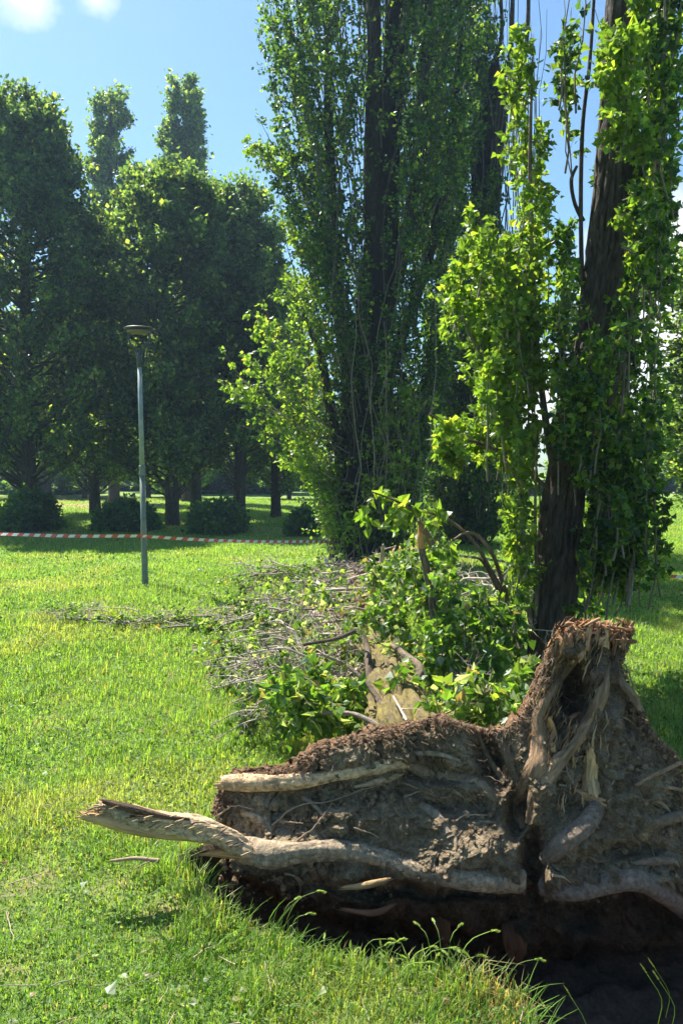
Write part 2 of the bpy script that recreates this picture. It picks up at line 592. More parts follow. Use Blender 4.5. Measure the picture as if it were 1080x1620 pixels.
def ground_z(x, y):
    x, y = np.asarray(x, float), np.asarray(y, float)
    q = np.stack([x * .35, y * .35, 0 * x], -1)
    z = .035 * vnoise(q, 4) * np.clip(y / 5, .2, 1) + .012 * vnoise(q * 6, 5)
    d = pit_d(x, y)
    q2 = np.stack([x * 14, y * 14, 0 * x], -1)
    dep = sstep(0, .13, -d)
    floor = -.42 - .10 * sstep(.1, .5, -d) + .05 * fbm(q2 * .5, 4, 6) + .03 * fbm(q2 * 1.6, 3, 7)
    lump = .015 * np.exp(-(d / .1) ** 2) * (1 + fbm(q2 * 2, 3, 8))
    return z * (1 - dep) + floor * dep + lump + .03 * dep * (1 - dep) * 4 * fbm(q2 * 2.2, 3, 9)


def axis_pts(a, b, step, far, g=1.045):
    c = list(np.arange(a, b, step))
    s, p = step, b
    while p < far[1]:
        c.append(p); s *= g; p += s
    c.append(far[1])
    s, p, lo = step, a - step, []
    while p > far[0]:
        lo.append(p); s *= g; p -= s
    lo.append(far[0])
    return np.array(lo[::-1] + c)


gx = axis_pts(-.9, 2.3, .017, (-400, 400))
gy = axis_pts(1.6, 4.0, .017, (-12, 900))
X, Yg = np.meshgrid(gx, gy)
Z = ground_z(X.ravel(), Yg.ravel()).reshape(X.shape)
gv = np.stack([X, Yg, Z], -1).reshape(-1, 3)
idx = np.arange(X.size).reshape(X.shape)
gf = np.stack([idx[:-1, :-1], idx[:-1, 1:], idx[1:, 1:], idx[1:, :-1]], -1).reshape(-1, 4)
DIRT = [(atz(150, 800)[:2], 3.0, 1.0), (atz(60, 775)[:2], 8.0, .9), (atz(90, 790)[:2], 4.0, .9), (atz(430, 838)[:2], 1.6, .7), (atz(60, 1385)[:2], .16, .5), (atz(170, 1400)[:2], .12, .4),
        (atz(25, 1530)[:2], .08, .4), (atz(300, 1440)[:2], .15, .6), (atz(70, 1140)[:2], .2, .4), (atz(620, 868)[:2], 1.2, .9), (atz(870, 1570)[:2], .12, .6)]


def dirt(x, y):
    m = np.zeros(np.shape(x))
    for c, r, a in DIRT:
        m = np.maximum(m, a * np.exp(-(((x - c[0]) / r) ** 2 + ((y - c[1]) / r) ** 2)))
    q = np.stack([x * 1.3, y * 1.3, 0 * x], -1)
    m = m * (1 + .7 * fbm(q * 3, 3, 31)) + .22 * sstep(.25, .6, fbm(q, 4, 32))
    return np.clip(m, 0, 1)


def gcol(x, y):
    q = np.stack([x * .5, y * .5, 0 * x], -1)
    t = (.5 + .5 * fbm(q, 4, 12))[:, None]
    u = sstep(.1, .55, fbm(q * 2.1 + 5, 3, 13))[:, None]
    g = np.array([.136, .222, .056]) * (1 - t) + np.array([.192, .29, .076]) * t
    return g * (1 - .5 * u) + np.array([.31, .31, .12]) * .5 * u


dd = dirt(gv[:, 0], gv[:, 1])[:, None]
pd = pit_d(gv[:, 0], gv[:, 1])[:, None]
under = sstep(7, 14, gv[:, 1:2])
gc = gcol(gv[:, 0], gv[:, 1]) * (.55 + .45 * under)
soilc = np.array([.075, .056, .040]) * (1 + .3 * fbm(gv * 5, 3, 14)[:, None])
gc = gc * (1 - dd) + np.array([.30, .20, .12]) * dd
w = sstep(.05, -.01, pd)
gc = gc * (1 - w) + soilc * w
acc = Acc()
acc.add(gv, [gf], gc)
M_GROUND = soil_mat('lawn_ground', 3.0, 55, .5, .02, .8, 1.2)
tag(acc.build('ground', M_GROUND), kind='structure')


# ------------------------------------------------------------------ grass
def grass_field():
    acc = Acc()

    def blades(x, y, h, wd, lean, cols, seedless=True):
        n = len(x)
        z = ground_z(x, y) - .004
        az = U(0, 2 * math.pi, n)
        d = np.stack([np.cos(az), np.sin(az), np.zeros(n)], -1)
        fa = az + math.pi / 2 + U(-.5, .5, n)
        s = np.stack([np.cos(fa), np.sin(fa), np.zeros(n)], -1) * wd[:, None]
        b = np.stack([x, y, z], -1)
        l1, l2 = lean * .35, lean
        m = b + d * (l1 * h)[:, None] + np.array([0, 0, 1]) * (h * .6)[:, None]
        t = b + d * (l2 * h)[:, None] + np.array([0, 0, 1]) * (h * np.clip(1.05 - .45 * lean, .3, 1))[:, None]
        V = np.stack([b - s * .5, b + s * .5, m - s * .42, m + s * .42, t], 1)
        i = np.arange(n)[:, None] * 5
        q = i + np.array([[0, 1, 3, 2]])
        tr = i + np.array([[2, 3, 4]])
        acc.add(V.reshape(-1, 3), [q, tr], np.repeat(cols, 5, 0), 0, smooth=False)

    N = 560000
    y0, y1, e = 2.05, 48.0, -.72
    u = rng.random(N)
    y = (y0 ** (e + 1) + u * (y1 ** (e + 1) - y0 ** (e + 1))) ** (1 / (e + 1))
    x = U(-1, 1, N) * (.47 * y + .25)
    k = (pit_d(x, y) > .0) & (rng.random(N) > dirt(x, y) * .95)
    # the space under the fallen trunk and the plate
    k &= ~((np.abs(x - .3) < .17) & (y > 3.3) & (y < 8))
    x, y = x[k], y[k]
    n = len(x)
    q = np.stack([x, y, 0 * x], -1)
    hn = fbm(q * 1.1, 3, 41)
    tuft = sstep(.1, .55, fbm(q * 4.2, 2, 42))
    sc = (y / 2.5) ** .62
    h = (.033 + .018 * hn + .035 * tuft * np.clip(3.6 / y, .25, 1)) * U(.55, 1.5, n) * np.clip(sc, 1, 1.8)
    pdv = pit_d(x, y)
    rim = np.exp(-(pdv / .16) ** 2) * (y < 3.1)
    h *= 1 + .6 * rim
    wd = .0034 * U(.6, 1.5, n) * sc
    lean = np.abs(rng.normal(0, .45, n)) + .15
    c = gcol(x, y) * U(.65, 1.35, (n, 1))
    dry = rng.random(n) < (.07 + .12 * dirt(x, y) + .06 * rim)
    tf = atz(800, 1598)[:2]
    dry |= rng.random(n) < .85 * np.exp(-(((x - tf[0]) / .13) ** 2 + ((y - tf[1]) / .10) ** 2))
    c[dry] = np.array([.34, .29, .14]) * U(.7, 1.2, (dry.sum(), 1))
    blades(x, y, h, wd, lean, c)
    # broad weeds: clover and plantain leaves close to the soil
    N = 60000
    u = rng.random(N)
    y = (y0 ** (e + 1) + u * (16 ** (e + 1) - y0 ** (e + 1))) ** (1 / (e + 1))
    x = U(-1, 1, N) * (.47 * y + .25)
    q = np.stack([x * 2.3, y * 2.3, 0 * x], -1)
    k = (pit_d(x, y) > .01) & (fbm(q, 3, 51) > -.12) & ~((np.abs(x - .3) < .2) & (y > 3.3) & (y < 8))
    x, y = x[k], y[k]
    n = len(x)
    p = np.stack([x, y, ground_z(x, y) + U(.015, .05, n)], -1)
    ax = rand_dir(n) + np.array([0, 0, .35])
    leaves(acc, p, ax, .0125 * U(.6, 1.6, n) * (y / 2.5) ** .6, [(.08, .16, .03), (.12, .21, .05), (.17, .25, .09), (.05, .11, .02)], None, 0, flatness=1.0)
    return acc


tag(grass_field().build('grass', M_GRASS), kind='stuff')


def tall_grass():
    """long blades and barley-like seed heads along the near lip of the pit"""
    acc = Acc()
    n = 600
    ed = PIT[:9]
    t = rng.random(n) * (len(ed) - 1.001)
    i = t.astype(int)
    b = ed[i] + (ed[i + 1] - ed[i]) * (t - i)[:, None]
    nx = U(-.02, .42, n)
    x, y = b[:, 0] - .15 * nx, b[:, 1] - nx
    k = pit_d(x, y) > .0
    x, y = x[k], y[k]
    n = len(x)
    z = ground_z(x, y)
    base = np.stack([x, y, z], -1)
    H = U(.06, .16, n)
    dr = nrm(np.stack([U(-.2, 1.2, n), U(-.3, .9, n), np.zeros(n)], -1))
    s = np.linspace(0, 1, 6)
    ln = U(.3, .9, n)
    P = base[:, None] + np.array([0, 0, 1]) * (H[:, None] * (s - .35 * ln[:, None] * s ** 2))[..., None] + dr[:, None] * (H[:, None] * ln[:, None] * s ** 1.8)[..., None]
    R_ = np.broadcast_to(np.array([.0016, .0018, .0017, .0014, .0009, .0003]), (n, 6)) * U(.7, 1.3, (n, 1))
    twigs(acc, P, R_, (.15, .25, .05), 0, 3)
    # seed heads
    hd = [(470, 1478), (505, 1492), (560, 1520), (590, 1540), (612, 1530), (650, 1556), (667, 1560), (688, 1552), (705, 1558), (725, 1570), (585, 1505), (440, 1490), (745, 1590), (800, 1600), (630, 1580), (540, 1555), (500, 1540)]
    for (px, py) in hd:
        for r in range(2):
            p0 = atz(px + U(-18, 18), py + U(0, 25), 0.0)
            if pit_d(p0[0:1], p0[1:2])[0] < 0: continue
            hh = U(.09, .17)
            dx = np.array([U(-.3, .9), U(-.1, .5), 0]) * hh
            st = np.array([p0, p0 + dx * .15 + [0, 0, hh * .5], p0 + dx * .5 + [0, 0, hh * .9], p0 + dx + [0, 0, hh * .95]])
            st = spline(st, 9)
            twigs(acc, st[None], np.full((1, 9), .0012), (.22, .30, .09), 0, 3)
            tip = st[-1]
            td = nrm(st[-1] - st[-3])
            m = 70
            tt = U(0, 1, m)
            pos = tip + td * (tt * .032)[:, None] + np.array([0, 0, -.016]) * (tt ** 2)[:, None]
            ax = td * 1.5 + rand_dir(m) * .42 * (1.1 - tt)[:, None]
            leaves(acc, pos, ax, .013 * U(.6, 1.3, m), [(.36, .42, .17), (.27, .37, .11)], None, 0, narrow=.16)
    for (px, py) in ((1040, 1600), (1060, 1612), (1052, 1590), (920, 1640), (880, 1660)):
        p0 = atz(px, py + 20, -.2)
        hh = .14
        st = spline(np.array([p0, p0 + [0.01, 0, hh * .6], p0 + [-.03, .02, hh * 1.1]]), 7)
        twigs(acc, st[None], np.full((1, 7), .0014), (.2, .28, .08), 0, 3)
        td = nrm(st[-1] - st[-2]); tt = U(0, 1, 60)
        leaves(acc, st[-1] + td * (tt * .028)[:, None], td * 1.6 + rand_dir(60) * .3 * (1.1 - tt)[:, None], .012 * U(.6, 1.3, 60), [(.3, .36, .13)], None, 0, narrow=.16)
    return acc


tag(tall_grass().build('tall_grass', M_GRASS), kind='stuff')


def litter():
    acc = Acc()
    n = 420
    y = 2.1 + 14 * rng.random(n) ** 1.7
    x = U(-1, 1, n) * (.46 * y)
    k = pit_d(x, y) > .02
    x, y = x[k], y[k]
    p = np.stack([x, y, ground_z(x, y) + U(.03, .055, len(x))], -1)
    leaves(acc, p, rand_dir(len(x)) * [1, 1, .25],   .028 * U(.5, 1.2, len(x)), [(.34, .35, .28), (.24, .28, .16), (.24, .16, .09), (.33, .29, .15)], [.2, .35, .2, .25], 0, True, flatness=2.0)
    # the heavier litter under the broken crown
    n = 1500
    c = atz(U(300, 640, n), U(905, 1060, n), 0)
    c[:, 2] = ground_z(c[:, 0], c[:, 1]) + U(.03, .09, n)
    leaves(acc, c, rand_dir(n) * [1, 1, .4], .05 * U(.6, 1.2, n), PAL_DEB, W_DEB, 0, True, flatness=1.0)
    big = atz(np.array([170, 135, 178, 52, 262, 140, 590, 330]), np.array([1572, 1395, 1128, 1112, 1238, 1410, 1250, 1170]), .06)
    leaves(acc, big, rand_dir(8) * [1, 1, .2], np.array([.042, .036, .026, .024, .024, .03, .026, .024]), [(.40, .44, .38)], None, 0, True, flatness=1.0)
    return acc


tag(litter().build('fallen_leaves', M_LEAF), kind='stuff')


def twig_litter():
    acc = Acc()
    n = 240
    y = 2.1 + 12 * rng.random(n) ** 1.6
    x = U(-1, .6, n) * (.46 * y)
    m = 260
    c = atz(U(250, 620, m), U(895, 1180, m), 0)
    x, y = np.concatenate([x, c[:, 0]]), np.concatenate([y, c[:, 1]])
    k = pit_d(x, y) > .02
    x, y = x[k], y[k]
    n = len(x)
    p0 = np.stack([x, y, ground_z(x, y) + U(.02, .05, n)], -1)
    L = U(.03, .16, n)
    d = nrm(rand_dir(n) * [1, 1, .12])
    P = p0[:, None] + d[:, None] * (L[:, None] * np.linspace(0, 1, 6))[..., None] + np.cumsum(rng.normal(size=(n, 6, 3)), 1) * L[:, None, None] * .02
    twigs(acc, P, np.array([1, 1, .9, .8, .7, .5])[None] * U(.001, .0028, (n, 1)), (.36, .28, .19), 0, 4)
    return acc


tag(twig_litter().build('twig_litter', M_TWIG), kind='stuff')


# ------------------------------------------------------------------ trees
def finish_tree(name, base, label, group, trunk_acc, crown_acc, barkm, leafm, branch_accs=(), cat='tree'):
    t = empty(name, base, label, cat, group)
    if trunk_acc is not None:
        trunk_acc.build('trunk', [barkm, M_WOOD], t, base)
    for b in branch_accs:
        b.build('branch', [barkm, M_WOOD], t, base)
    crown_acc.build('crown', [leafm, M_TWIG], t, base)
    return t


def copy_tree(src, loc, rz=0, sc=(1, 1, 1), label=None, group=None):
    r = src.copy(); COL.objects.link(r)
    r.location = loc; r.rotation_euler = (0, 0, rz); r.scale = sc
    if label: r['label'] = label
    if group: r['group'] = group
    for ch in list(src.children):
        c = ch.copy(); COL.objects.link(c); c.parent = r
    return r


ENV = {'round': [.5, .85, 1, .95, .74, .42, .06], 'dome': [.5, .85, 1, .88, .52, .24, .04], 'narrow': [.4, .7, 1, .95, .8, .55, .25]}


def round_tree(seed, H, Rad, z_low, nl=150, ntw=16, per=12, lsize=.17, pal=PAL_DARK, wts=W_DARK, top=.55, trunk_r=.2, ascend=.75, power=1.0, lobes=.25, prof='round'):
    """broad crown on one trunk: limbs to an uneven envelope, twigs on limbs, leaves on twigs; built at the origin"""
    global rng
    keep = rng
    rng = np.random.default_rng(seed)
    ta = Acc()
    tp = [(0, 0, -.15), (0, 0, .3), (U(-.1, .1), U(-.1, .1), H * .3), (U(-.2, .2), U(-.2, .2), H * .6), (U(-.2, .2), U(-.2, .2), H * .93)]
    tube(ta, tp, [trunk_r * 1.35, trunk_r * 1.05, trunk_r * .8, trunk_r * .5, .03], 14, 40, .12, 5, .2, (.075, .06, .048), seed=seed, furrow=.5)
    TP = spline(np.array(tp), 60)
    hz = z_low * .75 + (H * .92 - z_low * .75) * rng.random(nl) ** .85
    tpos = TP[np.clip(((hz + .15) / (H * .93 + .15) * 59).astype(int), 0, 59)]
    phi = U(0, 2 * math.pi, nl)
    f = np.clip((hz - z_low * .75) / (H - z_low * .75), 0, 1)
    # envelope radius at the limb's end
    zt = hz + (1 - f) * U(.05, .3, nl) * H * ascend
    zt = np.clip(zt, z_low * .85, H * U(.9, 1.0, nl))
    ft = np.clip((zt - z_low * .7) / (H - z_low * .7), 0, 1)
    env = np.interp(ft, [0, .1, .32, .6, .8, .93, 1], ENV[prof])
    lob = 1 + lobes * vnoise(np.stack([np.cos(phi) * 1.7, np.sin(phi) * 1.7, zt * .45], -1), seed)
    rr = Rad * np.clip(env, .08, 1) * lob * U(.72, 1.0, nl)
    P1 = np.stack([np.cos(phi) * rr, np.sin(phi) * rr, zt], -1)
    P1[:, :2] += tpos[:, :2]
    L = shoots(tpos, P1, .08, 6, .02)
    ca = Acc()
    lr = np.linspace(1, .2, 6)[None] * (.012 + .011 * rr[:, None])
    twigs(ca, L, lr, (.06, .05, .04), 1, 5)
    T = sub(L, ntw, .35, 1.0, (.45, 1.2), .42, 4, -.05, .7)
    twigs(ca, T, np.broadcast_to(np.array([.012, .009, .006, .003]), (len(T), 4)), (.06, .05, .035), 1, 3)
    leafup(ca, T, per, lsize, pal, wts, .1, .15, jit=.08, out=.8, fr=.6)
    rng = keep
    return ta, ca


def place_round(name, px, Y, label, group, **k):
    ta, ca = round_tree(**k)
    t = empty(name, (float(at(px, 745, Y)[0]), Y, 0), label, 'tree', group)
    ta.build('trunk', [M_BARK], t)
    ca.build('crown', [M_LINDEN, M_TWIG], t)
    return t


GL = 'dark round crowned trees across the lawn'
PAL_LIN = [(.028, .056, .030), (.046, .084, .038), (.08, .125, .045), (.15, .19, .07)]
W_LIN = [.35, .35, .22, .08]
lin = dict(pal=PAL_LIN, wts=W_LIN)
tA = place_round('linden_tree', 48, 22.5, 'tallest of the dark leafy trees across the lawn, at the left edge of the photo', GL, seed=11, H=12.4, Rad=3.1, prof='dome', z_low=1.1, nl=300, ntw=15, per=13, lsize=.14, lobes=.3, trunk_r=.22, **lin)
tE = place_round('linden_tree', 272, 23.5, 'dark leafy tree with pointed bright crown directly behind the lamp post', GL, seed=12, H=10.6, Rad=2.35, z_low=1.1, nl=240, ntw=15, per=13, lsize=.14, lobes=.3, trunk_r=.2, **lin)
tF = place_round('linden_tree', 378, 24.5, 'smaller round dark tree between the lamp post and the big poplar', GL, seed=13, H=10.5, Rad=1.85, z_low=1.2, nl=220, ntw=15, per=13, lsize=.14, lobes=.3, trunk_r=.2, **lin)
copy_tree(tE, (float(at(150, 745, 30)[0]), 30, 0), 2.1, (1.05, 1.05, .92), 'thin trunked tree in the second row left of the lamp post', GL)
copy_tree(tF, (float(at(310, 745, 31)[0]), 31, 0), 1.1, (1.15, 1.15, .95), 'tree of the second row standing right behind the gap after the lamp post', GL)
copy_tree(tF, (float(at(436, 745, 27.5)[0]), 27.5, 0), 3.9, (.9, .9, .80), 'tree with clear dark trunk standing in sunlit grass beside the big poplar', GL)
copy_tree(tA, (float(at(-60, 745, 27)[0]), 27, 0), 4.2, (1, 1, .85), 'tree cut by the left edge of the photo behind the tallest dark tree', GL)

# two narrow poplars whose tops rise above the dark trees
GP = 'narrow poplars rising behind the round trees'
for px, Y, top_y, hw, sd_, lab in ((180, 40, 128, 40, 21, 'ragged narrow poplar with forked gappy top above the dark trees'),
                                   (297, 41, 113, 40, 22, 'dense pointed narrow poplar top rising above the dark trees behind the lamp post')):
    H = float(at(px, top_y, Y)[2]) * 1.04
    ta, ca = round_tree(sd_, H, hw / F * Y * 1.0, 3.0, 300 if sd_ == 22 else 170, 13, 11, .19, PAL_LIN, W_LIN, .62, .28, .4, .7, .2 if sd_ == 22 else .6, 'narrow')
    t = empty('poplar_tree', (float(at(px, 745, Y)[0]), Y, 0), lab, 'tree', GP)
    ta.build('trunk', [M_BARK], t)
    ca.build('crown', [M_LINDEN, M_TWIG], t)

# background belt
GB = 'far trees closing the park'
ta, ca = round_tree(31, 11, 4.2, 1.0, 150, 12, 9, .34, PAL_LIN, W_LIN, .6, .25, .6)
b1 = empty('background_tree', (-19, 52, 0), 'far broad tree seen under the dark crowns at the left edge', 'tree', GB)
ta.build('trunk', [M_BARK], b1); ca.build('crown', [M_LINDEN, M_TWIG], b1)
ta, ca = round_tree(32, 8, 3.6, .5, 140, 12, 9, .32, [(.05, .10, .025), (.08, .15, .03), (.14, .2, .05)], None, .6, .22, .5)
b2 = empty('background_tree', (-9, 56, 0), 'far low light green tree seen between the trunks right of the lamp post', 'tree', GB)
ta.build('trunk', [M_BARK], b2); ca.build('crown', [M_LINDEN, M_TWIG], b2)
FARL = 'distant park tree in the leafy belt behind the lawn trees'
for i, (x, y, s) in enumerate(((-30, 56, 1.1), (-25, 62, 1.2), (-13, 60, 1.0), (-4, 58, .95), (2, 62, .9), (7, 64, .8), (13, 66, .7), (19, 62, .8), (25, 60, 1.0), (31, 60, 1.1), (-16, 70, 1.2), (-6, 72, 1.1), (16, 55, .6), (10, 55, .62), (-22, 46, .62), (-15, 47, .55), (-9, 45, .5), (-3, 46, .5), (-27, 48, .7), (-12, 50, .6))):
    copy_tree(b1 if i % 2 else b2, (x, y, 0), i * 1.7, (s, s, s), FARL, GB)
# dark near tree at the right edge
copy_tree(tF, (float(at(1150, 745, 16.5)[0]), 16.5, 0), .7, (.85, .85, .62), 'dark tree at the right edge behind the tape', GL)


# bushes of basal shoots
def bush(name, px, Y, w, h, label, seed, n=260, pal=PAL_DARK, wts=W_DARK, lsize=.13, group='dark bushes at the feet of the round trees'):
    global rng
    keep = rng
    rng = np.random.default_rng(seed)
    base = at(px, 745, Y); base[2] = 0
    a = U(0, 2 * math.pi, n)
    r = w * np.sqrt(rng.random(n))
    P0 = np.stack([np.cos(a) * r * .35, np.sin(a) * r * .35, np.zeros(n)], -1)
    hh = h * np.sqrt(np.clip(1 - (r / w) ** 2, .03, 1)) * U(.6, 1.15, n)
    P1 = np.stack([np.cos(a) * r, np.sin(a) * r, hh], -1)
    S = shoots(P0, P1, .1, 5)
    st = Acc(); lf = Acc()
    twigs(st, S, np.broadcast_to(np.linspace(.012, .004, 5), (n, 5)), (.07, .055, .04), 0, 3)
    T = sub(S, 5, .3, 1, (.15, .35), .7, 3)
    leafup(lf, T, 9, lsize, pal, wts, .0, .2, jit=.06)
    o = empty(name, base, label, 'bush', group)
    st.build('stem', [M_TWIG], o); lf.build('foliage', [M_LINDEN], o)
    rng = keep
    return o


bush('bush', 45, 21.5, .85, 1.0, 'low dark bush around the trunk at the left edge beyond the tape', 41)
bush('bush', 200, 21.2, .85, .75, 'low dark bush just behind the lamp post beyond the tape', 42)
bush('bush', 345, 20.2, .72, .78, 'rounded dark bush standing alone between lamp post and poplar', 43)
bush('bush', 482, 19.6, .32, .55, 'small green bush against the left foot of the big poplar', 44)


# ------------------------------------------------------------------ middle poplars
def mid_poplar():
    Y = 14.0
    base = at(560, 895, Y); base[2] = 0
    ta = Acc()
    tr = [(560, 900, 56), (563, 860, 46), (570, 720, 42), (583, 580, 40), (598, 440, 36), (612, 300, 24), (622, 100, 20), (630, -150, 16), (636, -500, 8), (640, -800, 3)]
    pts = [at(a, b, Y) for a, b, c in tr]
    tube(ta, pts, [c * .82 / F * Y for a, b, c in tr], 40, 150, .22, 3.2, .3, (.036, .029, .024), seed=3, furrow=.6)
    brs = []
    for bl, dy in (([(596, 470, 24), (592, 380, 22), (590, 250, 19), (592, 100, 15), (588, -100, 12), (580, -400, 5)], -.2),
                   ([(572, 640, 20), (590, 540, 18), (622, 460, 15), (650, 330, 13), (668, 150, 10), (685, -100, 6)], -.4),
                   ([(562, 700, 16), (545, 560, 13), (530, 400, 11), (520, 200, 9), (515, -80, 5)], .2),
                   ([(566, 760, 14), (600, 650, 12), (640, 520, 11), (680, 400, 10), (715, 200, 8), (735, -50, 4)], .3),
                   ([(560, 780, 12), (530, 680, 10), (510, 580, 8), (490, 520, 5), (470, 470, 3)], -.5)):
        b = Acc()
        k = np.linspace(0, 1, len(bl))
        tube(b, [at(p[0], p[1], Y + dy * t) for p, t in zip(bl, k)], [p[2] / F * Y * .8 for p in bl], 14, 60, .18, 5, .2, (.055, .043, .034), seed=int(bl[0][0]), furrow=.4)
        brs.append(b)
    ca = Acc()

    def env(py):
        xs = np.interp(py, [-900, -300, 0, 150, 250, 320, 420, 520, 620, 720, 860], [600, 455, 402, 400, 415, 450, 465, 490, 500, 500, 512])
        xe = np.interp(py, [-900, -300, 0, 120, 300, 500, 700, 860], [660, 740, 775, 772, 760, 720, 680, 640])
        return xs, xe
    n = 960
    py = U(-760, 840, n)
    xs, xe = env(py)
    u = U(0, 1, n)
    px = xs + (xe - xs) * u
    half = (xe - xs) / 2 / F * Y
    d = Y + U(-1, 1, n) * half * np.sqrt(np.clip(1 - (2 * u - 1) ** 2, .04, 1)) * .95
    tx = np.interp(py, [-800, -100, 100, 300, 440, 580, 720, 900], [640, 612, 608, 604, 600, 585, 572, 560])
    fr_ = (np.abs(px - tx) < 34) & (d < Y) & (rng.random(n) < .8)
    d = np.where(fr_, 2 * Y - d + .25, d)
    P1 = at(px, py, d)
    P0 = P1.copy()
    L = U(1.0, 2.6, n)
    cx = (at((xs + xe) / 2, py, Y))
    P0[:, 0] += (cx[:, 0] - P1[:, 0]) * U(.25, .6, n)
    P0[:, 1] += (Y - P1[:, 1]) * U(.25, .6, n)
    P0[:, 2] = np.maximum(P1[:, 2] - L, .2)
    S = shoots(P0, P1, .05, 6, .012)
    twigs(ca, S, np.broadcast_to(np.linspace(.012, .003, 6), (n, 6)), (.09, .075, .06), 1, 4)
    T = sub(S, 9, .12, 1.0, (.18, .42), .55, 4, 0, .25)
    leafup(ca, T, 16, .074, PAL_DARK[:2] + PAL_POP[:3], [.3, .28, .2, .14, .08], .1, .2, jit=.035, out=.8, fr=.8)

    # left hand branches, sunshine painted in by a brighter leaf palette
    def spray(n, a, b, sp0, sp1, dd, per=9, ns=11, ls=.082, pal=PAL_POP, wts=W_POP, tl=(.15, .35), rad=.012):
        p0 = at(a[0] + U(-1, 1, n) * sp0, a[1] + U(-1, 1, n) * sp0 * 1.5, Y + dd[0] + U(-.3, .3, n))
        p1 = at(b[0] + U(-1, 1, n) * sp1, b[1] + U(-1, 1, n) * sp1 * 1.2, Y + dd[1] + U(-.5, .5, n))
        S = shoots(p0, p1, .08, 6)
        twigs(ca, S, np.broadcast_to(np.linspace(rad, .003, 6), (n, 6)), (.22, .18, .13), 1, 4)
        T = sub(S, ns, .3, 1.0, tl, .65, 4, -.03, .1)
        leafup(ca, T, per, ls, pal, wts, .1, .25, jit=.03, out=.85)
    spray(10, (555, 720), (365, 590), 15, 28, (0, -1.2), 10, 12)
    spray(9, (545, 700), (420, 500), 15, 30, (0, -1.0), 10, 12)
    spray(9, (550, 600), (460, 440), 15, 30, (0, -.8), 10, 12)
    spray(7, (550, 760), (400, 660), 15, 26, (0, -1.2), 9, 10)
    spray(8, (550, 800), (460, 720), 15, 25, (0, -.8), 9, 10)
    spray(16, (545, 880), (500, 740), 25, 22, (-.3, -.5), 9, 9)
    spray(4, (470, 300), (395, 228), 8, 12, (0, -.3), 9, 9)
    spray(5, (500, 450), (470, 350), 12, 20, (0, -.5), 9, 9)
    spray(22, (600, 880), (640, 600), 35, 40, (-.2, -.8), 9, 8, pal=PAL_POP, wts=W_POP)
    spray(14, (560, 900), (600, 760), 35, 55, (-.3, -.9), 7, 6)
    # bare pale stems in front
    n = 15
    a0 = U(510, 690, n)
    y0 = U(520, 900, n)
    p0 = at(a0, y0, Y - U(.5, 1.1, n)); p0[:, 2] = np.maximum(p0[:, 2], .05)
    p1 = at(a0 + U(-35, 45, n), y0 - U(160, 420, n), Y - U(.7, 1.6, n))
    S = shoots(p0, p1, .05, 7, .012)
    twigs(ca, S, np.broadcast_to(np.linspace(.011, .004, 7), (n, 7)), (.2, .17, .13), 1, 5)
    return finish_tree('poplar_tree', base, 'huge multi-stemmed poplar with dark crown and leafy foot in the middle of the lawn', None, ta, ca, M_BARK, M_LEAF, brs)


mid_poplar()


